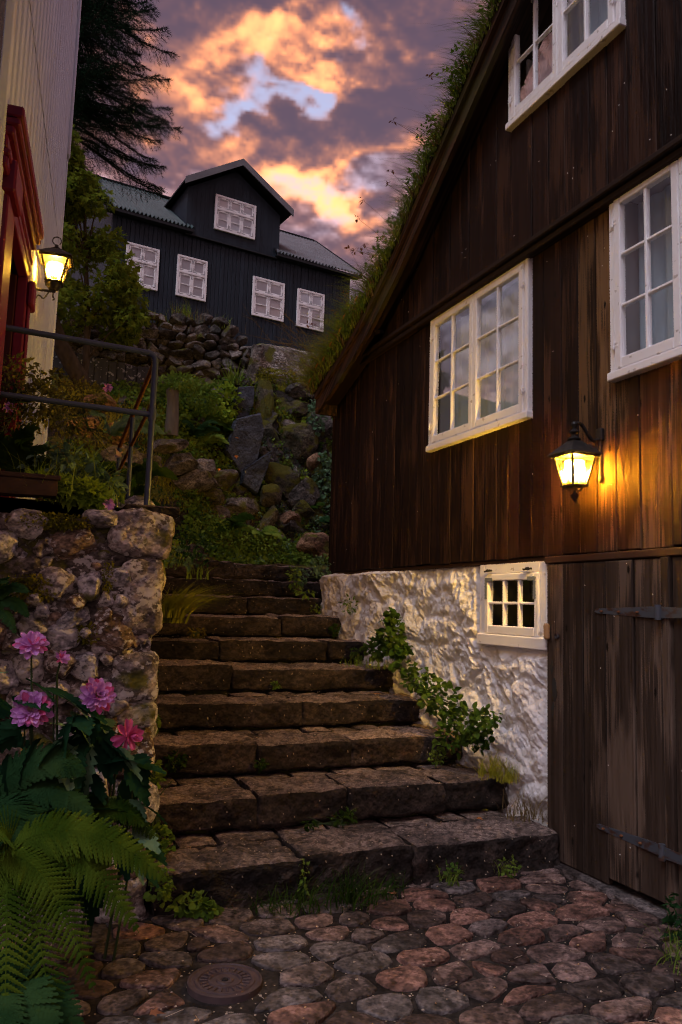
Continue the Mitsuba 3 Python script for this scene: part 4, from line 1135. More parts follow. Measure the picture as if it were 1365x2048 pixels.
obj('drip_board', hb(-.95, 1.73, DF - .05, DF + .03, 11.12, 11.165, .01), 'dark_trim', DO)


def cottage_window(x0, x1, z0, z1, y, cols, label):
    w = numbered(f'{DH}__window')
    tag(w, label)
    f = .055
    b = lambda a0, a1, c0, c1, d0=-.06, d1=-.001, bb=.006: hb(a0, a1, y + d0, y + d1, c0, c1, bb)
    zt = z0 + (z1 - z0) * .60
    obj('frame', cat([b(x0, x0 + f, z0, z1), b(x1 - f, x1, z0, z1), b(x0 + f, x1 - f, z1 - f, z1), b(x0 + f, x1 - f, z0, z0 + f), b(x0 + f, x1 - f, zt - .03, zt + .03, -.065)]), 'far_paint', w)
    wd = (x1 - x0 - 2 * f) / cols
    irons = []
    for i in range(cols):
        a, c = x0 + f + wd * i + .002, x0 + f + wd * (i + 1) - .002
        for (m, n) in ((z0 + f + .002, zt - .032), (zt + .032, z1 - f - .002)):
            q = .05
            obj('sash', cat([b(a, a + q, m, n, -.052, -.01), b(c - q, c, m, n, -.052, -.01), b(a + q, c - q, n - q, n, -.052, -.01), b(a + q, c - q, m, m + q, -.052, -.01)]), 'far_paint', w)
            obj('pane', moved(trimesh.Trimesh([(a + q, y - .03, m + q), (c - q, y - .03, m + q), (c - q, y - .03, n - q), (a + q, y - .03, n - q)], [(0, 1, 2), (0, 2, 3)], process=False), HM), 'window_glass', w)
            obj('blind', hb(a + q - .01, c - q + .01, y - .022, y - .016, m + q - .01, n - q + .01, .001), 'blind', w)
            if n - m > .42:
                obj('glazing_bar', b(a + q, c - q, (m + n) / 2 - .012, (m + n) / 2 + .012, -.048, -.024, .004), 'far_paint', w)
            for X, sx in ((a + .018, 1), (c - .018, -1)):
                for Z, sz in ((m + .018, 1), (n - .018, -1)):
                    irons += [b(min(X, X + sx * .10), max(X, X + sx * .10), Z - .006, Z + .006, -.058, -.0525, .001), b(X - .006, X + .006, min(Z + sz * .007, Z + sz * .11), max(Z + sz * .007, Z + sz * .11), -.058, -.0525, .001)]
    tag(obj('corner_irons', cat(irons), 'grey_paint', w), kind='stuff')


for x0, x1, z0, z1, y, c, lab in ((-2.42, -1.57, 9.43, 10.53, 0, 2, 'leftmost ground-floor window, half behind the leafy tree'), (-1.09, -.27, 9.44, 10.55, 0, 2, 'second ground-floor window, clear of the tree'),
                                  (1.05, 2.015, 9.38, 10.49, 0, 2, 'third ground-floor window from the left'), (2.42, 3.29, 9.36, 10.47, 0, 2, 'rightmost ground-floor window near the turf roof'), (-.165, 1.02, 11.48, 12.46, DF, 3, 'wide dormer window of six casements')):
    cottage_window(x0, x1, z0, z1, y, c, lab)

# ---------------------------------------------------------------- walls and rocks of the garden slope
DS = thing('dry_stone_wall', 'curved dry-stone wall of dark field stones below the dark house', 'wall')
rng = np.random.default_rng(17)
_c = np.array([(-.6, 13.35), (.6, 13.2), (1.6, 13.1), (2.5, 12.95), (3.1, 12.75), (3.55, 12.55)])
_top = np.array([6.05, 6.1, 6.22, 6.38, 6.25, 5.85])
_bot = np.array([5.2, 5.2, 5.25, 5.0, 4.6, 4.9])
_s = np.r_[0, np.cumsum(np.linalg.norm(np.diff(_c, axis=0), axis=1))]
zrow = 4.45
row = 0
while zrow < 6.4:
    hrow = rng.uniform(.11, .17)
    s = rng.uniform(0, .2)
    while s < _s[-1]:
        w = rng.uniform(.13, .34)
        x, y = np.interp(s + w / 2, _s, _c[:, 0]), np.interp(s + w / 2, _s, _c[:, 1])
        tp, bt = np.interp(s + w / 2, _s, _top), np.interp(s + w / 2, _s, _bot)
        if bt - .1 < zrow < tp and s > .3:
            a = rng.normal() * .12
            m = rock(row * 91 + int(s * 100), (w * .60, .17, hrow * rng.uniform(.58, .72)), cuts=11, sub=3, rough=.07, depth=(.5, .85), boxy=.62)
            obj('stone', moved(m, mat((x, y + rng.normal() * .035 - .02 * (zrow - 5.5), zrow + hrow / 2 + rng.normal() * .02), (math.cos(a), 0, math.sin(a)), (0, 1, 0), (-math.sin(a), 0, math.cos(a)))), f'dark_rock_{rng.integers(3)}', DS, smooth=30)
        s += w
    zrow += hrow
    row += 1
tag(obj('core', cat([hull([(x, y + o, z) for (x, y), zt, zb in ((_c[i], _top[i], _bot[i]), (_c[i + 1], _top[i + 1], _bot[i + 1])) for o in (.09, .5) for z in (zb - .3, zt - .08)]) for i in range(5)]), 'soil', DS), kind='stuff')

CW = thing('concrete_wall', 'short stained concrete retaining wall right of the dry-stone wall', 'wall')
obj('front', moved(rough_block(0, 1.75, 0, .3, -.35, .62, 6, rnd=.04, amp=.04, res=.06), mat((3.62, 12.50, 5.38), (.995, .08, 0), (-.08, .995, 0), (0, 0, 1))), 'concrete', CW, smooth=50)
obj('end_slab', moved(rough_block(-.20, 0, -.06, .5, -.3, .60, 7, rnd=.03, amp=.03, res=.06), mat((3.60, 12.42, 5.3), (1, .1, .0), (-.1, 1, 0), (.10, 0, 1))), 'dark_rock_2', CW, smooth=50)

OB = thing('board_fence', 'old grey board fence stained with white below the dry-stone wall', 'fence')
rng = np.random.default_rng(31)
x = .30
while x < 1.80:
    w = rng.uniform(.12, .24)
    obj('board', moved(bbox(x + .004, x + w - .004, 12.52 + rng.normal() * .012, 12.56, 4.5, 5.32 + rng.normal() * .03, .008), np.eye(4)), 'old_board', OB)
    x += w
obj('rail', bbox(.25, 1.85, 12.562, 12.62, 5.08, 5.18, .01), 'old_board', OB)

PO = thing('stone_post', 'squat grey stone post in the grass left of the slate boulder', 'post')
obj('shaft', moved(tube([(0, 0, -.15), (.005, 0, .1), (0, 0, .35), (-.015, 0, .50), (-.02, 0, .54)], [.105, .09, .082, .09, .07], 12), mat((1.95, 11.0, 4.05), *np.eye(3))), 'grey_post', PO, smooth=40)

# the bare rock the garden is built on: a fractured face, each block a cell with its own offset and tilt
rng = np.random.default_rng(23)
_seeds = np.c_[rng.uniform(1.6, 5.8, 150), rng.uniform(-.2, 3.8, 150)]
_off, _tilt = rng.uniform(-.16, .16, 150), rng.normal(size=(150, 2)) * .28


def rock_face(x, s):
    y = 10.72 + 1.7 * np.clip(s / 3.5, 0, 1) ** .8
    z = ground_z(x, y) - .02
    wob = meshkit.fbm(np.stack([x * 2.2, s * 2.2, x * 0], -1), 4, 5) - .5
    q = np.stack([x * 1.25 + .5 * wob, s * .8 + .5 * wob], -1)
    d2 = ((q[..., None, :] - _seeds * [1.25, .8]) ** 2).sum(-1)
    k = d2.argmin(-1)
    r = q - (_seeds * [1.25, .8])[k]
    dsp = _off[k] + (r * _tilt[k]).sum(-1)
    dsp = dsp + .10 * (meshkit.fbm(np.stack([x * 5, s * 5, x * 0 + k], -1), 5, 15) - .5)
    edge = np.clip(np.minimum((x - 2.35) / .5, (5.6 - x) / .3), 0, 1) * np.clip(s / .3, 0, 1)
    dsp = dsp * edge - .3 * (1 - edge)
    return np.stack([x, y - dsp * .85, z + dsp * .45], -1)


RF = obj('rock_face', grid(rock_face, np.linspace(2.2, 5.7, 210), np.linspace(0, 3.5, 230)), 'crag_rock', smooth=30)
tag(RF, 'dark fractured rock face with moss in its clefts behind the boulders', 'rock face')
RK = [  # label, x, y, z, half sizes, turn about the view axis, material
    ('tall blue-grey slate boulder in the middle of the garden slope', 3.14, 11.42, 3.93, (.30, .16, .52), -8, 'slate_rock'),
    ('narrow dark slate standing above the tall blue-grey boulder', 3.24, 12.0, 4.80, (.20, .14, .36), -5, 'slate_rock'),
    ('leaning blue slate below right of the tall boulder', 3.26, 11.15, 3.55, (.17, .12, .46), -28, 'slate_rock'),
    ('mossy stone pillar beside the narrow dark slate', 3.62, 12.05, 4.75, (.17, .17, .66), -2, 'moss_rock'),
    ('oblong mossy stone right of the pillar', 4.18, 12.1, 4.82, (.32, .2, .15), -14, 'moss_rock'),
    ('largest rounded mossy boulder near the house corner', 4.09, 11.75, 4.18, (.36, .28, .38), 0, 'moss_rock'),
    ('diagonal mossy stone right of the tall slate', 3.64, 11.8, 4.22, (.15, .16, .42), -38, 'moss_rock'),
    ('square yellow-mossed boulder low on the slope', 3.72, 11.3, 3.46, (.27, .2, .34), -22, 'moss_rock'),
    ('small tan stone near the house corner', 4.24, 11.4, 3.83, (.10, .11, .17), 22, 'rust_rock'),
    ('dark wedge stone right of the yellow-mossed boulder', 4.02, 11.2, 3.27, (.24, .18, .28), 30, 'dark_rock_1'),
    ('cracked tan rock behind the top step', 3.74, 10.9, 2.86, (.20, .16, .13), -12, 'rust_rock'),
    ('long brown mossed rock leaning above the top step', 3.36, 10.82, 2.74, (.11, .14, .36), 28, 'moss_rock'),
    ('pale grey stone in the greenery left of the slope', 2.63, 10.8, 2.81, (.17, .14, .15), 10, 'dark_rock_2'),
    ('dark flat rock under the leaning slate', 3.05, 11.0, 2.97, (.32, .2, .16), 5, 'dark_rock_0'),
    ('brown flat rock above the left end of the steps', 2.25, 10.6, 3.23, (.34, .22, .17), -10, 'dark_rock_0'),
    ('grey flat stone below the stone post', 1.85, 10.55, 3.68, (.27, .2, .12), -8, 'dark_rock_2'),
    ('dark angular stone below the grey flat stone', 2.0, 10.5, 3.44, (.25, .2, .16), -20, 'dark_rock_1'),
    ('speckled stone right of the dark angular stone', 2.40, 10.7, 3.42, (.16, .18, .18), -30, 'dark_rock_2'),
    ('rusty block at the right end of the top step', 3.90, 10.3, 2.40, (.27, .2, .24), 0, 'rust_rock'),
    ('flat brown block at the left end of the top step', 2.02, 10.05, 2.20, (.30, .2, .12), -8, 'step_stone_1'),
    ('reddish rock behind the handrail, left of the posts', .55, 7.5, 3.17, (.17, .15, .11), -5, 'rust_rock'),
    ('second reddish rock behind the handrail, nearer the posts', .82, 7.55, 3.14, (.14, .13, .12), 10, 'rust_rock'),
    ('ochre rock in front of the board fence', .82, 9.6, 3.92, (.26, .2, .14), -12, 'rust_rock'),
    ('dark rock behind the nearest railing post', .95, 8.2, 3.0, (.25, .2, .2), 14, 'dark_rock_0'),
    ('mossy rock at the foot of the leaning slate', 3.42, 11.0, 3.2, (.2, .15, .2), 25, 'moss_rock'),
    ('small mossed stone under the square boulder', 3.95, 10.95, 3.02, (.17, .14, .13), 5, 'moss_rock'),
    ('dark stone below the concrete wall', 4.3, 12.2, 5.12, (.3, .2, .18), 8, 'dark_rock_1'),
    ('dark cleft rock right of the largest mossy boulder', 4.5, 11.9, 4.5, (.25, .2, .3), -10, 'dark_rock_1'),
    ('low dark stone at the end of the dry-stone wall', 2.95, 12.3, 4.75, (.25, .2, .2), 0, 'dark_rock_1'),
    ('brown stone among the ferns of the lower slope', 2.75, 11.1, 3.35, (.25, .2, .17), -14, 'dark_rock_0'),
    ('mossy stone among the ferns of the lower slope', 2.55, 10.75, 3.05, (.18, .15, .14), 14, 'moss_rock'),
    ('small dark stone in the dark corner behind the railing posts', 1.25, 9.0, 3.1, (.28, .2, .2), -10, 'dark_rock_1'),
]
SLABS = {0: slab([(-.18, .42), (.20, .55), (.27, .30), (.17, -.24), (.0, -.55), (-.32, -.10)], .24, 5), 1: slab([(-.21, -.30), (-.12, .20), (.16, .26), (.15, -.05), (.0, -.42)], .2, 6), 2: slab([(-.21, .0), (.21, .33), (.16, .07), (.0, -.36), (-.24, -.22)], .2, 7)}
for i, (lab, x, y, z, h, rot, mt) in enumerate(RK):
    a = math.radians(-rot if i not in SLABS else 0)
    m = SLABS[i] if i in SLABS else rock(i + 400, h, cuts=9 if mt == 'moss_rock' else 13, sub=4, rough=.13)
    k = obj('boulder', moved(m, mat((x, y, z), (math.cos(a), 0, math.sin(a)), (0, 1, 0), (-math.sin(a), 0, math.cos(a)))), mt, smooth=35)
    tag(k, lab, 'rock', 'rocks of the garden slope')
rng = np.random.default_rng(77)
for i in range(70):                         # small stones filling the slope
    x, y = rng.uniform(1.3, 5.0), rng.uniform(10.6, 12.4)
    if x < 2.4 and y < 10.9:
        continue
    z = float(ground_z(x, y))
    k = obj('slope_stone', moved(rock(i + 900, rng.uniform(.07, .17, 3), cuts=9, sub=2), mat((x, y, z + .02), *np.eye(3))), ['dark_rock_0', 'dark_rock_1', 'moss_rock', 'dark_rock_2'][rng.integers(4)], smooth=35)
    tag(k, 'small loose stone among the plants of the garden slope', 'stone', 'small stones of the garden slope')

# ---------------------------------------------------------------- manhole cover
MC = thing('manhole_cover', 'round reddish iron manhole cover set in the cobbles', 'manhole cover')
mx, my, mr = MAN
obj('plate', lathe([(0, .004), (.016, .004), (.020, .012), (.034, .012), (.038, .006), (.062, .006), (.064, .012), (.070, .012), (.072, .006), (.112, .006), (.114, .012), (.126, .012), (.128, .007), (.146, .007), (.149, .012), (mr, .010), (mr, -.03)], (mx, my, 0), 64), 'manhole_iron', MC, smooth=30)
obj('hub', lathe([(0, .015), (.011, .014), (.013, .006), (0, .0045)], (mx, my, 0), 20), 'black_iron', MC, smooth=30)
for i in range(22):
    a = 2 * math.pi * i / 22
    obj('rib', moved(bbox(.075, .108, -.0034, .0034, .0055, .0125, .001), mat((mx, my, 0), (math.cos(a), math.sin(a), 0), (-math.sin(a), math.cos(a), 0), (0, 0, 1))), 'manhole_iron', MC)

# ---------------------------------------------------------------- trees
rng = np.random.default_rng(2)
SP = thing('spruce_tree', 'tall dark spruce with drooping boughs behind the pale house', 'tree')
sx, sy = .30, 13.6
obj('trunk', tube([(sx, sy, 5.4), (sx + .03, sy, 9), (sx, sy, 13), (sx, sy, 18.5)], [.20, .16, .10, .02], 10), 'bark', SP, smooth=True)
limb, ndl = [], []
for z in np.arange(9.35, 17.9, .15):
    for k in range(7):
        a = rng.uniform(0, 2 * np.pi)
        L = (1.75 * min(1, (18.6 - z) / 7.5) ** .6 + .05) * rng.uniform(.55, 1.08)
        t = np.linspace(0, 1, 9)
        zz = z + L * (.10 * t - .62 * t ** 1.6 + .36 * t ** 3.2)
        P = np.stack([sx + math.cos(a) * L * t, sy + math.sin(a) * L * t, zz], 1)
        limb.append(tube(P, np.linspace(.022, .004, 9), 5, cap=False))
        u = np.linspace(.10, 1.0, max(8, int(L * 26)))
        for s in (-1, 1):
            b = np.stack([np.interp(u, t, P[:, i]) for i in range(3)], 1)
            tl = (.12 + .44 * L / 1.6 * (1 - u) ** .7) * rng.uniform(.6, 1.2, len(u))
            side = V(-math.sin(a) * s, math.cos(a) * s, 0)
            d = side * .75 + V(math.cos(a), math.sin(a), 0) * .75 + V(0, 0, -.42) + rng.normal(size=(len(u), 3)) * .16
            d /= np.linalg.norm(d, axis=1, keepdims=True)
            m = 15
            q = np.linspace(.0, 1, m)
            pos = (b[:, None] + d[:, None] * (tl[:, None] * q)[..., None] - V(0, 0, 1) * (.22 * tl[:, None] * q ** 2)[..., None]).reshape(-1, 3)
            nd = np.repeat(d, m, 0) * .8 + rng.normal(size=(len(pos), 3)) * .55
            ndl.append(place(NEEDLE, pos, frames(nd, rng.uniform(0, 6.28, len(pos))), np.stack([np.full(len(pos), .19), np.full(len(pos), .062), np.full(len(pos), .19)], 1)))
tag(obj('limbs', cat(limb), 'bark', SP, smooth=True), kind='stuff')
tag(obj('needles', cat(ndl), 'needles', SP), kind='stuff')

TR = thing('leafy_tree', 'small broad-leaved tree lit from below by the lantern beside the pale house', 'tree')
ty = 12.0
tr = [(.78, ty, 4.5), (.82, ty, 5.1), (.80, ty, 5.7), (.72, ty, 6.6), (.6, ty, 7.8)]
obj('trunk', tube(tr, [.07, .055, .045, .03, .012], 9), 'bark', TR, smooth=True)
obj('trunk', tube([(.15, ty - .2, 5.9), (.45, ty - .1, 5.25), (.80, ty, 4.75)], [.10, .12, .13], 9), 'bark', TR, smooth=True)
fol = []
zs, xm = [5.45, 5.75, 6.2, 6.7, 7.2, 7.7, 8.2, 8.6], [1.15, 1.60, 1.62, 1.38, 1.06, .74, .48, .35]
for i in range(62):
    z = rng.uniform(5.6, 8.45)
    xr = np.interp(z, zs, xm)
    x = rng.uniform(.1, xr - .12) if i % 3 else xr - rng.uniform(.12, .3)
    y = ty + rng.uniform(-.55, .55)
    c = V(x, y, z)
    j = min(range(1, 5), key=lambda k: abs(tr[k][2] - z + .5))
    if i % 2 == 0:
        obj('limb', tube([tr[j], (V(*tr[j]) + c) / 2 + V(0, 0, .1), c], [.018, .012, .004], 5), 'bark', TR, smooth=True)
    fol.append(leaf_cloud(rng, c, (.24, .26, .16), 110, .098, LOBED, hang=.5, shell=.2))
tag(obj('foliage', cat(fol), 'leaf_tree', TR), kind='stuff')

# ---------------------------------------------------------------- dahlias
DA = thing('dahlia_plant', 'dark-leaved dahlia with five pink flowers in front of the boulder wall', 'plant')


def petal_tmpl(w=.40, cup=.30):
    v, f = [], []
    for t, h in ((0, .22), (.3, .62), (.62, 1.0), (.86, .82), (1, .18)):
        for s in (-1, -.5, 0, .5, 1):
            v.append((s * h * w / 2, t, cup * (s * s) * h * w * .8 + .16 * t * t))
    for i in range(4):
        for j in range(4):
            a = i * 5 + j
            f += [(a, a + 1, a + 6), (a, a + 6, a + 5)]
    return np.array(v), np.array(f)


def flower(c, face, R, layers, mat_, open_=1.0, label=None):
    fl = numbered(f'{DA}__flower')
    if label:
        tag(fl, label)
    face = V(*face) / np.linalg.norm(face)
    x = np.cross(face, V(0, 0, 1.0))
    x /= np.linalg.norm(x)
    y = np.cross(face, x)
    pt = petal_tmpl()
    for li, (n, elev, ln, off) in enumerate(layers):
        for k in range(n):
            a = 2 * math.pi * (k + .5 * (li % 2)) / n + rng.normal() * .06
            e = math.radians(elev + rng.normal() * (18 if mat_ == 'petal_deep' else 7))
            d = (math.cos(a) * x + math.sin(a) * y) * math.cos(e) + face * math.sin(e)
            tn = -math.sin(a) * x + math.cos(a) * y
            up = np.cross(-tn, d) * -1
            up = np.cross(tn, d)
            if up @ face < 0:
                up = -up
            r = ln * R * rng.uniform(.9, 1.06)
            M = mat(V(*c) + face * off * R, np.cross(d, up) * r * rng.uniform(.85, 1.15), d * r, up * r * rng.uniform(.5, 1.5))
            obj('petal', moved(pt, M), mat_ if rng.random() > .12 else 'petal_deep', fl, smooth=True)
    return fl, face


FULL = [(16, 2, 1.0, 0), (15, 20, .92, .05), (13, 38, .78, .10), (9, 56, .58, .15)]
OPENF = [(17, 0, 1.0, 0), (16, 16, .90, .05), (14, 32, .70, .09)]
FL = [((.115, 3.80, 1.385), (-.1, -.75, .65), .080, [(13, -4, 1.0, 0), (12, 16, .9, .05), (9, 40, .7, .1)], 'petal', 'topmost pink flower at the far left, seen from the side'),
      ((.245, 3.85, 1.325), (.2, -.8, .5), .042, [(9, 20, 1.0, 0), (6, 50, .8, .1)], 'petal', 'smallest pink bud just opening'),
      ((.405, 3.78, 1.165), (.2, -.9, .35), .084, FULL, 'petal', 'full pink flower nearest the middle of the wall'),
      ((.130, 3.72, 1.115), (-.05, -.85, .5), .092, OPENF, 'petal', 'largest pink flower with a pale yellow centre'),
      ((.545, 3.76, .985), (.5, -.7, .1), .080, [(9, -12, 1.0, 0), (8, 30, .85, .1), (7, 62, .7, .2), (4, 85, .5, .3)], 'petal_deep', 'ragged deep-pink flower nearest the steps')]
for i, (c, face, R, lay, mt, lab) in enumerate(FL):
    fl, fc_ = flower(c, face, R, lay, mt, label=lab)
    if i in (2, 3):
        n = 90
        rr = rng.uniform(0, 1, n) ** .5
        aa_ = rng.uniform(0, 6.28, n)
        X = np.cross(fc_, V(0, 0, 1.0))
        X /= np.linalg.norm(X)
        Yv = np.cross(fc_, X)
        k_ = .42 if i == 3 else .2
        P0 = V(*c) + fc_ * .012 + (np.cos(aa_)[:, None] * X + np.sin(aa_)[:, None] * Yv) * (rr * R * k_)[:, None]
        tag(obj('stamens', place(NEEDLE, P0, frames(fc_ + rng.normal(size=(n, 3)) * .35, rng.uniform(0, 6.28, n)), np.stack([np.full(n, .05), np.full(n, R * .38), np.full(n, .05)], 1)), 'stamen', fl), kind='stuff')
    b = V(c[0] * .6 + .1, 3.85, .25)
    obj('stem', tube([V(*c) - fc_ * .0, V(*c) - fc_ * .05 + V(0, 0, -.05), (V(*c) + b) / 2 + V(.02, .04, 0), b], [.0045, .005, .006, .008], 6), 'stalk', DA, smooth=True)
# its leaves: compound, saw-edged leaflets, each a part
LV = [(.02, 3.78, 1.27, -.9, .15, .17), (.10, 3.80, 1.24, .7, .0, .16), (.05, 3.76, 1.17, 1.0, -.1, .16), (.17, 3.82, 1.20, .95, -.12, .20), (.24, 3.80, 1.17, .9, -.25, .19), (.32, 3.82, 1.13, .8, -.3, .15),
      (.36, 3.80, 1.05, -.6, -.1, .13), (.40, 3.78, 1.03, -.8, -.5, .16), (.33, 3.76, 1.00, .1, -.9, .22), (.38, 3.77, .99, .6, -.8, .20), (.30, 3.78, .99, -.7, -.5, .17), (.44, 3.79, .98, .9, -.4, .16), (.50, 3.78, .93, .8, -.6, .17),
      (.55, 3.78, .86, .6, -.7, .18), (.60, 3.80, .85, .95, .0, .12), (.18, 3.75, .99, -.6, -.6, .19), (.24, 3.74, .98, .4, -.8, .20), (.08, 3.76, 1.0, -.9, -.3, .2), (.05, 3.74, .93, .3, -.8, .2), (.15, 3.78, 1.05, -1.0, .1, .15),
      (.58, 3.80, .70, .5, -.8, .13), (.62, 3.80, .68, .9, -.3, .14), (.52, 3.78, .74, .2, -.9, .13), (.47, 3.76, .68, -.6, -.5, .15), (.43, 3.75, .69, -.9, .0, .16), (.45, 3.75, .66, .1, -1.0, .17), (.50, 3.76, .66, .7, -.7, .17), (.40, 3.74, .62, -.5, -.8, .14),
      (.60, 3.79, .58, .7, -.6, .15), (.55, 3.77, .55, .2, -.9, .16), (.66, 3.80, .50, .9, -.4, .12), (.64, 3.80, .42, .8, -.6, .12), (.58, 3.77, .47, .6, -.8, .13), (.30, 3.73, .80, -.5, -.8, .18), (.38, 3.75, .84, .7, -.7, .14), (.42, 3.76, .87, .9, .3, .12), (.27, 3.74, .88, .8, -.6, .15), (.12, 3.72, .86, .6, -.8, .19), (.02, 3.70, .84, -.5, -.8, .2)]
LV += [(rng.uniform(-.05, .62), rng.uniform(3.70, 3.95), rng.uniform(.35, 1.15), rng.uniform(-1, 1), rng.uniform(-.9, .2), rng.uniform(.13, .2)) for _ in range(75)]
LV = [q for q in LV if q[0] < .25 + .45 * (1.3 - q[2]) / .5]
for i, (x, y, z, dx, dz, L) in enumerate(LV):
    d = V(dx, -.55 + rng.normal() * .2, dz + rng.normal() * .1)
    d /= np.linalg.norm(d)
    M = frames(d[None], np.array([rng.normal() * .4]))[0] * L * 1.15
    obj('leaf', moved(TOOTHED, mat((x, y, z), M[:, 0], M[:, 1], M[:, 2])), 'leaf_deep' if i % 4 else 'leaf_blue', DA, smooth=True)
for x0, z0, x1, z1 in ((.12, .3, .1, 1.2), (.3, .3, .33, 1.1), (.45, .3, .5, .95), (.25, .3, .22, 1.18), (.52, .2, .6, .84), (.4, .2, .46, .72), (.55, .1, .62, .66)):
    obj('stem', tube([(x0, 3.86, z0 - .2), ((x0 + x1) / 2 + .02, 3.86, (z0 + z1) / 2), (x1, 3.8, z1)], [.007, .006, .003], 6), 'stalk', DA, smooth=True)

# ---------------------------------------------------------------- ferns
def fern(label, base, tips, mt, rise=.16, width=.13, n=24, teeth=6, group='ferns'):
    t = thing('fern', label, 'fern', group)
    for tp in tips:
        L = np.linalg.norm(V(*tp) - V(*base))
        b = V(*base) + V(rng.normal() * .02, rng.normal() * .02, 0)
        obj('frond', frond(rng, b, tp, rise * L / .5 * rng.uniform(.8, 1.2), width * rng.uniform(.85, 1.1), n, teeth), mt, t, smooth=False)
    return t


fern('large bright fern arching out at the bottom left', (.06, 3.48, .60), [(.69, 3.38, .46), (.57, 3.30, .31), (.40, 3.18, .17), (.27, 3.12, .05), (.46, 3.42, .56), (.10, 3.05, .06), (-.12, 3.2, .3), (.02, 3.3, .72), (.30, 3.35, .44)], 'leaf_fern_bright', rise=.12, width=.135, n=34, teeth=7)
fern('dark fern under the dahlia at the left edge', (-.02, 3.66, .72), [(.36, 3.60, .86), (.40, 3.55, .70), (.26, 3.42, .60), (.12, 3.38, .52), (-.15, 3.4, .7)], 'leaf_fern_dark', width=.12)
fern('dark fern at the bottom left corner below the bright one', (.04, 3.34, .10), [(.36, 3.1, .04), (.28, 2.9, .0), (.10, 2.85, -.01), (-.15, 3.0, .1), (.20, 3.22, .28)], 'leaf_fern_dark', width=.11)
fern('single yellow-green frond beside the wall end under the dahlia', (.42, 3.74, .66), [(.71, 3.74, .52), (.64, 3.70, .60)], 'leaf_fern', width=.075, n=18)
fern('fern on the wall top at the left edge under the handrail', (-.05, 4.72, 2.24), [(.16, 4.62, 2.42), (.08, 4.60, 2.52), (.22, 4.66, 2.30), (-.2, 4.6, 2.5), (.02, 4.55, 2.45)], 'leaf_fern', width=.085, n=18)
fern('blue-green fern leaning over the upper bed behind the lower rail', (.62, 6.1, 2.80), [(.95, 5.9, 2.98), (1.02, 6.0, 2.86), (.45, 5.8, 2.9), (.85, 5.75, 2.80)], 'leaf_blue', width=.10, n=18)
fern('small fern between the railing posts', (.67, 5.25, 2.12), [(.66, 5.1, 2.40), (.78, 5.15, 2.32), (.56, 5.1, 2.33), (.88, 5.2, 2.22)], 'leaf_fern', width=.05, n=16, teeth=4)
fern('fern at the left edge low on the boulder wall', (-.09, 4.18, 1.50), [(.09, 4.05, 1.62), (.10, 4.02, 1.50), (.05, 4.0, 1.42), (-.02, 4.0, 1.66)], 'leaf_fern_dark', width=.05, n=14, teeth=4)
for i, (x, y, z, s) in enumerate([(2.9, 11.6, 4.15, .42), (2.5, 11.4, 3.9, .4), (4.4, 10.8, 2.75, .4), (2.7, 10.5, 2.55, .42), (3.2, 10.55, 2.45, .42), (2.35, 11.2, 3.95, .4), (4.15, 11.25, 3.0, .35), (1.55, 11.6, 4.35, .4), (1.1, 8.6, 2.95, .45), (.9, 7.0, 2.55, .42)]):
    lab = ['fern left of the tall slate boulder', 'fern in the grass above the lower rocks', 'fern right of the cracked tan rock', 'fern just above the left of the top step', 'fern just above the middle of the top step', 'fern beside the stone post', 'fern under the dark wedge stone', 'fern in front of the board fence',
           'fern in the shade behind the nearest railing post', 'fern at the upper bed behind the railing posts'][i]
    fern(lab, (x, y, z), [(x + s * math.cos(a) * rng.uniform(.6, 1), y - .1 + .5 * s * math.sin(a), z + s * rng.uniform(-.1, .5)) for a in np.linspace(0, 2 * np.pi, 9)[:-1]], ['leaf_fern', 'leaf_mid', 'leaf_fern_dark'][i % 3], width=.10, n=16, teeth=3)

# ---------------------------------------------------------------- bushes, clumps and grass
def clump(name, label, catg, blobs, n, size, tmpl, mt, group=None, hang=.2, shell=.3, stems=True):
    t = thing(name, label, catg, group)
    tag(obj('leaves', cat([leaf_cloud(rng, c, r, int(n * f), size, tmpl, hang, shell) for c, r, f in blobs]), mt, t), kind='stuff')
    if stems:
        b = V(*blobs[0][0]) - V(0, 0, blobs[0][1][2])
        tag(obj('stems', cat([tube([b + V(*(rng.normal(size=3) * .02)), V(*c) * .6 + b * .4, V(*c) + rng.normal(size=3) * np.asarray(r) * .6], [.005, .004, .002], 5) for c, r, f in blobs for _ in range(4)]), 'stalk', t), kind='stuff')
    return t


clump('leafy_bush', 'dark leafy bush against the plaster wall below the cladding', 'bush', [((3.22, 6.5, 1.36), (.11, .16, .16), 1), ((3.20, 6.75, 1.22), (.10, .16, .09), .7), ((3.2, 6.3, 1.25), (.1, .14, .09), .6), ((3.2, 6.45, 1.52), (.05, .08, .06), .25)], 150, .055, ROUND, 'leaf_bush')
clump('leafy_bush', 'trailing green bush along the foot of the plaster wall, beside the fourth step', 'bush', [((3.18, 5.85, 1.02), (.13, .25, .10), .9), ((3.15, 5.45, .90), (.14, .25, .13), 1), ((3.18, 5.1, .78), (.12, .2, .12), .8), ((3.12, 5.25, .66), (.10, .18, .12), .6), ((3.22, 4.92, .84), (.08, .12, .07), .3), ((3.15, 6.1, 1.1), (.1, .15, .06), .3)], 150, .048, ROUND, 'leaf_bush')
clump('leafy_bush', 'grey-green sprig at the far corner of the brown house', 'bush', [((3.30, 8.50, 2.05), (.14, .15, .13), 1), ((3.15, 8.75, 1.92), (.08, .1, .10), .5)], 150, .05, SMALL, 'leaf_blue')
clump('leafy_bush', 'upright weed on the right of the upper steps', 'bush', [((3.02, 8.62, 1.93), (.07, .07, .16), 1), ((3.08, 8.4, 1.75), (.1, .1, .05), .5)], 70, .055, LEAF, 'leaf_mid')
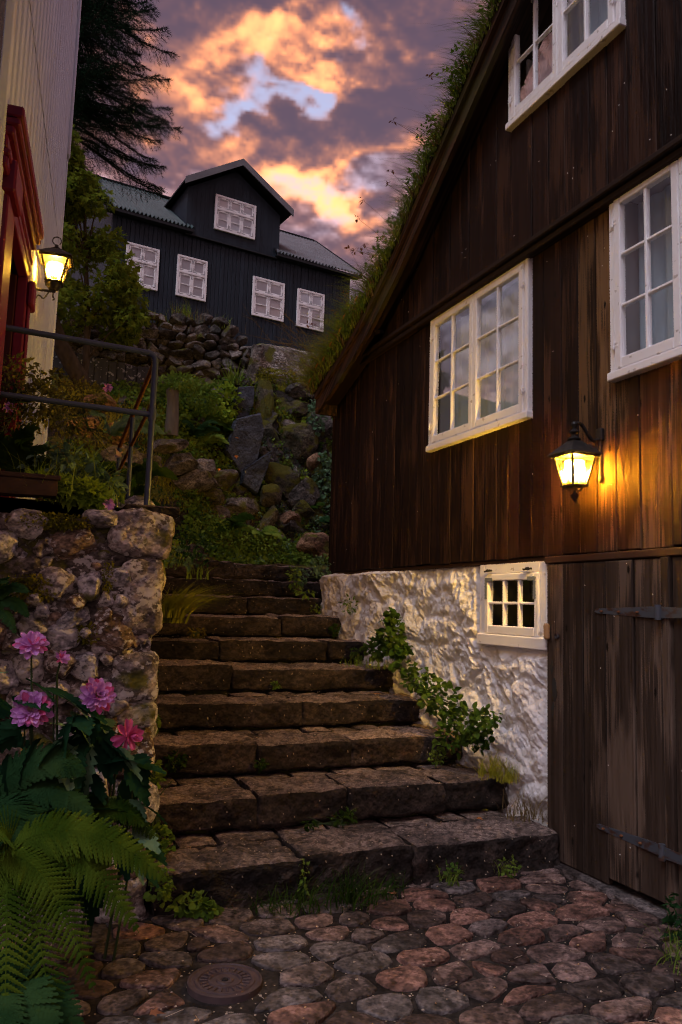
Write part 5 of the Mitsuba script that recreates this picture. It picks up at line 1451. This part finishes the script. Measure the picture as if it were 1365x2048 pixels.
clump('leafy_bush', 'brownish shrub in front of the crimson doorway', 'bush', [((-.05, 4.85, 2.86), (.16, .12, .13), 1), ((.10, 4.85, 2.72), (.13, .12, .12), 1), ((-.05, 4.8, 2.55), (.15, .12, .12), .6), ((.17, 4.9, 2.88), (.07, .08, .07), .4)], 420, .036, LEAF, 'leaf_brown_green')
clump('leafy_bush', 'dull green shrub right of the brownish shrub, under the lantern', 'bush', [((.40, 5.9, 3.05), (.16, .16, .12), 1), ((.28, 5.8, 2.86), (.14, .14, .12), .8), ((.5, 6.1, 2.8), (.15, .15, .1), .6)], 330, .042, LEAF, 'leaf_brown_green')
clump('low_plant', 'bright lettuce-green plant trailing over the wall top', 'plant', [((.13, 4.40, 2.19), (.14, .08, .055), 1), ((.30, 4.40, 2.17), (.13, .07, .06), 1), ((.40, 4.38, 2.13), (.07, .06, .05), .6)], 170, .055, LOBED, 'leaf_lime_green')
clump('low_plant', 'blue-green leafy plant behind the lettuce-green one', 'plant', [((.30, 4.68, 2.33), (.16, .1, .10), 1), ((.14, 4.72, 2.36), (.12, .1, .08), .7), ((.46, 4.7, 2.26), (.1, .1, .07), .6)], 120, .075, LEAF, 'leaf_blue')
clump('low_plant', 'ground ivy in the gap between wall end and lowest steps', 'plant', [((.86, 4.55, .30), (.07, .2, .07), 1), ((.92, 5.2, .52), (.06, .2, .08), .8), ((1.0, 5.85, .75), (.06, .2, .1), .8), ((1.08, 6.5, .98), (.06, .2, .1), .8), ((.83, 4.25, .16), (.06, .1, .1), .6)], 150, .034, ROUND, 'leaf_mid')
clump('low_plant', 'small clover patch on the cobbles at the left end of the lowest step', 'plant', [((.98, 4.22, .06), (.09, .05, .05), 1), ((1.06, 4.2, .04), (.06, .05, .03), .5)], 110, .035, ROUND, 'leaf_mid')
clump('low_plant', 'little green sprig growing on the lowest step', 'plant', [((2.06, 4.78, .27), (.09, .04, .035), 1), ((1.85, 4.82, .24), (.05, .03, .025), .4)], 80, .035, SMALL, 'leaf_fern')
clump('low_plant', 'leafy weed at the right edge beside the door foot', 'plant', [((3.22, 3.10, .10), (.10, .14, .14), 1), ((3.2, 2.85, .05), (.12, .18, .12), 1)], 130, .05, LOBED, 'leaf_fern_dark')
clump('low_plant', 'small creeping sprig in the joint of the lowest step', 'plant', [((1.62, 4.27, .12), (.035, .02, .09), 1)], 40, .03, SMALL, 'leaf_mid')
clump('low_plant', 'yellowing leaves at the foot of the lime grass', 'plant', [((1.62, 7.25, 1.33), (.09, .06, .03), 1)], 60, .04, LEAF, 'leaf_yellow')


def tuft(label, parts, mt, group='grass tufts'):
    k = thing('grass_tuft', label, 'grass tuft', group)
    tag(obj('blades', cat([blades(rng, *p) for p in parts]), mt, k), kind='stuff')
    return k


tuft('wide grass tuft at the foot of the lowest step', [((1.42, 4.18, -.02), 60, .20, .06, .0036, 1.3), ((1.60, 4.16, -.02), 70, .22, .07, .0036, 1.1), ((1.86, 4.14, -.02), 120, .26, .07, .0036, 1.0), ((2.08, 4.18, -.02), 50, .17, .06, .0034, 1.3)], 'leaf_fern')
tuft('lime-green grass tuft on the steps beside the wall end', [((1.42, 7.45, 1.40), 170, .46, .05, .010, 1.1, (.75, -.3)), ((1.38, 7.3, 1.45), 120, .40, .05, .010, 1.0, (.5, -.4))], 'grass_lime')
tuft('grass at the right end of the third step', [((3.22, 4.85, .45), 90, .18, .05, .004, .6), ((3.25, 4.70, .44), 70, .15, .04, .004, .6)], 'grass_lime')
tuft('dry straw-brown grass at the foot of the plaster wall', [((3.26, 4.55, .24), 90, .22, .07, .003, .6), ((3.28, 4.75, .45), 60, .2, .06, .003, .6)], 'grass_dry')
tuft('grass at the bottom right corner', [((3.20, 3.0, -.02), 160, .17, .10, .0035, 1.0), ((3.16, 2.88, -.02), 130, .15, .12, .0035, 1.0)], 'grass_green')
tuft('thin grass beside the trailing bush on the fifth step', [((3.1, 6.45, 1.06), 60, .14, .1, .003, .7), ((3.0, 6.75, 1.06), 40, .12, .08, .003, .7)], 'grass_green')
tuft('long drooping blades over the wall top beside the handrail', [((.42, 4.45, 2.12), 60, .24, .06, .004, 1.3), ((.1, 4.5, 2.15), 60, .28, .1, .004, 1.2), ((.3, 4.75, 2.2), 60, .34, .1, .004, 1.0)], 'grass_green')
tuft('grass growing on top of the dry-stone wall', [((1.8, 13.1, 6.2), 90, .22, .2, .005, .6), ((2.4, 12.95, 6.35), 60, .30, .1, .005, .5), ((3.0, 12.8, 6.2), 40, .3, .1, .005, .5)], 'grass_green')
tuft('tuft of dry seed heads on the dry-stone wall under the second window', [((2.35, 13.0, 6.32), 60, .42, .08, .004, .7), ((2.7, 12.95, 6.28), 60, .34, .1, .004, .8)], 'grass_dry')
tuft('tall green blades at the meeting of the two walls', [((3.2, 12.5, 5.1), 60, .55, .08, .014, .4)], 'grass_green')


def bank(label, key, catg, spots, n, h, w, mt, lean=.9):
    """Grass over a stretch of the slope: one mass."""
    P = np.array([(rng.uniform(a, b), rng.uniform(c, d)) for a, b, c, d in spots for _ in range(n)])
    z = ground_z(P[:, 0], P[:, 1])
    tag(obj(key, cat([blades(rng, (x, y, zz - .02), 16, h, .05, w, lean) for (x, y), zz in zip(P, z)]), mt), label, catg, kind='stuff')


bank('lime grass hanging over the rocks left of the slope', 'lime_grass', 'grass', [(1.85, 2.5, 10.4, 11.2), (2.2, 2.6, 10.5, 11.3), (1.7, 2.2, 10.6, 11.4), (2.4, 2.9, 10.6, 11.2)], 80, .24, .005, 'grass_lime')
bank('yellow grass in front of the board fence lit by the lantern', 'yellow_grass', 'grass', [(.5, 1.6, 9.5, 11.4), (1.0, 1.9, 10.2, 11.3), (.5, 1.9, 11.3, 12.3)], 90, .2, .005, 'leaf_yellow_grass')
bank('green grass over the garden slope', 'slope_grass', 'grass', [(2.2, 5.0, 10.4, 12.4), (.2, 1.6, 7.0, 10.0), (3.0, 4.3, 10.15, 10.6), (3.0, 4.4, 10.6, 12.3)], 80, .20, .005, 'grass_green')
bank('mossy yellow grass along the foot of the concrete wall', 'mossy_grass', 'grass', [(3.4, 4.9, 12.2, 12.45), (3.4, 4.0, 11.95, 12.2)], 90, .16, .006, 'grass_lime')
# ground cover: small-leaved plants spread over the slope
for mt, tm, size, n, spots in (('moss', SMALL, .03, 60, [(2.6, 4.8, 10.6, 12.3)]), ('leaf_mid', ROUND, .05, 170, [(2.0, 5.0, 10.3, 12.5), (1.2, 3.0, 11.0, 12.6), (2.0, 4.4, 10.2, 10.8)]), ('leaf_blue', SMALL, .045, 70, [(2.2, 5, 10.3, 12.3), (.5, 1.3, 5.6, 9.8), (2.2, 4.2, 10.2, 10.7)]), ('leaf_lime_green', LOBED, .055, 60, [(2.0, 4.5, 10.3, 12.2), (.6, 1.5, 8, 10)]), ('leaf_fern_dark', SMALL, .04, 90, [(.2, 1.3, 5.2, 9.8), (1.2, 2.4, 10.2, 12), (2.9, 5, 10.8, 12.4)])):
    ms = []
    for a, b, c, d in spots:
        for _ in range(n):
            x, y = rng.uniform(a, b), rng.uniform(c, d)
            z = float(ground_z(x, y))
            r = rng.uniform(.06, .17)
            ms.append(leaf_cloud(rng, (x, y - .05, z + .05), (r, r, r * .7), int(20 + 900 * r * r), size, tm, .1, .3))
    tag(obj('ground_cover', cat(ms), mt), {'moss': 'yellow-green moss and stonecrop over the garden slope', 'leaf_mid': 'round-leaved ground cover over the garden slope', 'leaf_blue': 'blue-green small-leaved ground cover over the garden slope', 'leaf_lime_green': 'bright lobed leaves scattered over the garden slope', 'leaf_fern_dark': 'dark small-leaved ground cover in the shade of the slope'}[mt], 'ground cover', kind='stuff')
clump('leafy_bush', 'dark bush above the stone post', 'bush', [((1.98, 10.95, 4.66), (.26, .14, .10), .7), ((2.15, 11.3, 4.78), (.35, .2, .13), 1), ((2.5, 11.5, 4.62), (.25, .2, .22), 1), ((2.7, 11.7, 4.35), (.2, .2, .25), .8)], 420, .06, LEAF, 'leaf_mid', stems=False)
clump('leafy_bush', 'round-leaved green bush left of the narrow dark slate', 'bush', [((2.95, 11.95, 4.75), (.22, .2, .3), 1), ((2.85, 11.8, 4.4), (.2, .2, .2), .7)], 260, .075, ROUND, 'leaf_lime_green', stems=False)
clump('leafy_bush', 'low leafy bush behind the left half of the top step', 'bush', [((2.75, 10.3, 2.42), (.3, .15, .16), 1), ((3.2, 10.35, 2.38), (.3, .15, .14), 1), ((2.5, 10.4, 2.62), (.2, .15, .15), .7)], 330, .055, LEAF, 'leaf_mid', stems=False)
clump('leafy_bush', 'ivy hanging on the rocks beside the brown house corner', 'bush', [((4.4, 11.3, 3.5), (.2, .2, .5), 1), ((4.35, 11.6, 4.6), (.15, .2, .3), .6), ((4.25, 11.0, 2.75), (.25, .2, .2), .7)], 420, .05, ROUND, 'leaf_blue', stems=False)
clump('leafy_bush', 'mossy yellow bush crowning the concrete wall foot', 'bush', [((3.9, 12.3, 5.42), (.35, .12, .07), 1), ((4.4, 12.3, 5.38), (.3, .12, .07), .8), ((3.65, 12.15, 5.35), (.2, .15, .1), .6)], 300, .045, SMALL, 'moss', stems=False)

# turf on the roof edge: grass, herbs, twigs
def roof_pt(y):
    return V(3.18, y, float(roof_z(y)) + .03)


ms, ml, mdry = [], [], []
for y in np.arange(4.4, 8.45, .026):
    for x in (3.085, 3.10, 3.13, 3.2, 3.3):
        b = V(x + rng.uniform(-.01, .03), y + rng.normal() * .02, float(roof_z(y)) + .02 + .12 * min(1, max(0, (x - 3.085) / .06)))
        near = y < 6.6
        hh = .55 + 1.1 * float(meshkit.fbm(np.array([[y * 3.1, x * 4, 0.]]), 3, 5)[0])
        (ms if rng.random() < .8 else mdry).append(blades(rng, b, 11, hh * (.11 + .12 * rng.random() + (.09 if not near else .0)), .03, .0048, .9, (-.45 + rng.normal() * .2, .45 + rng.normal() * .25)))
        if rng.random() < .05:
            mdry.append(blades(rng, b, 6, .42, .05, .0022, .7, (-.3, .5)))
for y in np.arange(7.7, 8.5, .022):
    b = V(rng.uniform(3.08, 3.3), y, float(roof_z(min(y, 8.36))) + .10)
    ml.append(blades(rng, b, 16, .34, .03, .0052, 1.2, (-.5, .7)))
TURF = f'{BH}__turf'
tag(obj('grass', cat(ms), 'grass_green', TURF), 'green grass fringe along the roof edge', kind='stuff')
tag(obj('lime_fringe', cat(ml), 'grass_lime', TURF), 'lime-green grass hanging over the eave', kind='stuff')
tag(obj('dry_stalks', cat(mdry), 'grass_dry', TURF), 'dry stalks standing out of the roof turf', kind='stuff')
hm = []
for _ in range(110):
    y = rng.uniform(4.5, 8.3)
    hm.append(leaf_cloud(rng, roof_pt(y) + V(rng.uniform(-.16, .06), rng.normal() * .03, rng.uniform(.06, .26)), (.08, .09, .09), 30, .036, [SMALL, LEAF, LOBED][rng.integers(3)], .1, .2))
tag(obj('herbs', cat(hm), 'leaf_mid', TURF), 'small herbs in the roof turf', kind='stuff')
for i, (y, dz) in enumerate([(7.95, .10), (7.75, .05), (7.55, .08), (7.30, .05), (7.2, .12), (6.9, .06), (8.15, .05), (6.3, .08)]):
    obj('autumn_leaf', moved(LOBED, mat(roof_pt(y) + V(-.20, .02, dz - .02), .085 * V(.3, .9, .2), .085 * V(-.5, .1, -.8), .085 * V(-.8, .2, .5))), 'leaf_orange', TURF, smooth=True)
TW = thing('twiggy_weed', 'bare twiggy weed leaning out over the lower end of the turf roof', 'plant', None)
tw = []
for i in range(26):
    b = V(3.2 + rng.normal() * .08, 8.2 + rng.normal() * .15, 4.15)
    e = b + V(-.55 + rng.normal() * .22, .25 + rng.normal() * .2, .55 + rng.normal() * .22)
    m = (b + e) / 2 + V(0, 0, .12) + rng.normal(size=3) * .05
    tw.append(tube([b, m, e], [.003, .0022, .001], 4, cap=False))
    for _ in range(4):
        q = m + (e - m) * rng.uniform(0, 1)
        tw.append(tube([q, q + V(-.05, .02, .06) + rng.normal(size=3) * .07], [.0016, .0008], 4, cap=False))
tag(obj('twigs', cat(tw), 'grass_dry', TW), kind='stuff')
for i in range(14):                          # single long stalks against the sky
    y = rng.uniform(5.0, 8.0)
    b = roof_pt(y) + V(0, 0, .06)
    e = b + V(-.22 + rng.normal() * .1, .18 + rng.normal() * .15, .26 + rng.uniform(0, .25))
    k = obj('seed_stalk', cat([tube([b, (b + e) / 2 + V(-.01, .02, .05), e], [.0026, .002, .0012], 4), leaf_cloud(rng, e, (.02, .02, .025), 7, .035, LEAF, .2, .1)]), 'leaf_brown', TURF)
    tag(k, kind='stuff')

# ---------------------------------------------------------------- small things
PL = thing('planter_trough', 'rusty brown planter trough on the wall top at the left edge', 'planter')
obj('trough', moved(rough_block(-.24, .20, -.07, .07, -.05, .055, 3, rnd=.012, amp=.008, res=.03), mat((-.0, 4.36, 2.165), (1, 0, 0), (0, 1, 0), (0, 0, 1))), 'terracotta', PL, smooth=50)
obj('rim', cat([bbox(-.25, .21, 4.278, 4.296, 2.20, 2.225, .004)]), 'terracotta', PL)
LFS = [('orange leaf lying on the lowest step near the plaster wall', (2.95, 4.62, .235), .05, 'leaf_orange'), ('yellow leaf at the right end of the lowest step', (3.12, 4.75, .24), .04, 'leaf_yellow'), ('brown leaf on the third step', (1.3, 5.75, .65), .05, 'leaf_brown'), ('brown leaf on the fourth step by the trailing bush', (2.95, 6.2, .86), .07, 'leaf_orange'),
       ('orange leaf lying on the boulder wall', (.10, 4.27, 2.085), .045, 'leaf_brown'), ('pale star-shaped leaf caught between the railing posts', (.60, 5.2, 2.50), .085, 'leaf_pale'), ('rust-red leaf low among the ferns', (.50, 3.72, .40), .09, 'leaf_brown'), ('orange leaf on the rocks beside the grey flat stone', (2.55, 10.55, 3.42), .07, 'leaf_orange'),
       ('orange leaf in the lime grass', (2.85, 10.9, 3.95), .07, 'leaf_orange'), ('yellow-orange leaf near the slate boulder', (2.95, 11.2, 3.75), .08, 'leaf_orange'), ('brown leaf on the cobbles below the lowest step', (2.1, 4.1, .02), .05, 'leaf_brown'), ('curled brown leaf by the manhole cover', (.62, 3.25, .02), .06, 'leaf_brown'), ('orange leaf on the dry-stone wall top', (2.3, 13.0, 6.40), .10, 'leaf_orange')]
for lab, p, s, mt in LFS:
    a = rng.uniform(0, 6.28)
    up = p[2] > 2.2 and 'railing' in lab or 'rust-red' in lab or 'rocks' in lab or 'slate' in lab
    ey = V(math.cos(a), math.sin(a), .1) if not up else V(math.cos(a) * .7, -.3, math.sin(a) * .7)
    ez = V(0, 0, 1.0) if not up else V(0, -1.0, .3)
    ex = np.cross(ey, ez)
    tag(obj('fallen_leaf', moved(LOBED, mat(V(*p) + V(0, 0, .012), ex * s, ey * s, np.cross(ex, ey) * s)), mt, smooth=True), lab, 'leaf')
ps, st = [], []
for _ in range(520):                         # grit and bits of straw on steps and yard
    k = rng.integers(0, 9)
    if k < 5:
        p = V(rng.uniform(0, 3.3), rng.uniform(2.2, 4.35), .006)
    else:
        j = rng.integers(1, 8)
        p = V(rng.uniform(.95, 3.3), STEP_Y + STEP_T * (j - 1) + rng.uniform(.08, .55), STEP_R * j + .006)
    r = rng.uniform(.002, .0055)
    (ps if rng.random() < .8 else st).append(moved(_sph[1], mat(p, (r * 1.3, 0, 0), (0, r, 0), (0, 0, r * .7))) if rng.random() < .8 else tube([p, p + V(rng.normal() * .03, rng.normal() * .03, .002)], .0013, 4))
tag(obj('grit_scatter', cat(ps), 'pebble'), 'pale grit scattered over the cobbles and steps', 'grit', kind='stuff')
tag(obj('straw_scatter', cat(st), 'straw'), 'bits of straw scattered over the cobbles and steps', 'straw', kind='stuff')
for lab, c, R in (('small pink blossom lying on the wall top by the foot of the handrail', (.46, 4.33, 2.10), .035), ('pink blossom low in front of the crimson doorway at the left edge', (-.07, 4.8, 2.66), .04), ('pale pink blossom in the shrub under the lantern', (.55, 5.75, 3.10), .04)):
    ms = []
    for k in range(14):
        a = 2 * math.pi * k / 14 * 2.4
        d = V(math.cos(a) * .8, -.35, math.sin(a) * .8) + rng.normal(size=3) * .2
        d /= np.linalg.norm(d)
        u = V(0, -1, .2) - d * (V(0, -1, .2) @ d)
        u /= np.linalg.norm(u)
        ms.append(moved(petal_tmpl(), mat(V(*c), np.cross(d, u) * R, d * R, u * R)))
    t = thing('pink_blossom', lab, 'flower')
    tag(obj('petals', cat(ms), 'petal', t, smooth=True), kind='stuff')
WEEDS = [('small weed at the right end of the second step', (3.05, 5.33, .46)), ('small weed at the right end of the sixth step', (3.2, 7.2, 1.1)), ('small weed at the right end of the seventh step', (3.22, 7.85, 1.31)), ('small weed at the right end of the eighth step', (3.25, 8.45, 1.52)),
         ('tiny weed in a joint of the second step', (2.14, 4.88, .26)), ('tiny weed under the third step, left of its middle', (1.72, 5.46, .46)), ('small weed at the foot of the lowest step near the door', (2.9, 4.20, .03)), ('small weed at the foot of the lowest step, right of its middle', (2.5, 4.2, .03)),
         ('leafy weed on the plaster wall foot above the third step', (3.2, 5.0, .62)), ('tiny weed under the fifth step', (2.2, 6.66, .88)), ('leafy weed against the plaster wall above the seventh step', (3.28, 7.6, 1.55)), ('small weed at the left end of the third step', (1.12, 5.46, .5))]
for i, (lab, (x, y, z)) in enumerate(WEEDS):
    t = thing('small_weed', lab, 'weed', 'weeds in the joints of the steps')
    r = .035 if 'tiny' in lab else .06 if 'small' in lab else .09
    tag(obj('leaves', leaf_cloud(rng, (x, y - .01, z + r * .7), (r * 1.2, r * .7, r), 26 if r < .05 else 55, .032 if r < .08 else .045, [SMALL, LEAF, ROUND][i % 3], .1, .2), ['leaf_mid', 'leaf_bush', 'leaf_fern'][i % 3], t), kind='stuff')
    tag(obj('blades', blades(rng, (x, y, z), 14, r * 2.2, r * .4, .0028, .9), 'grass_green', t), kind='stuff')
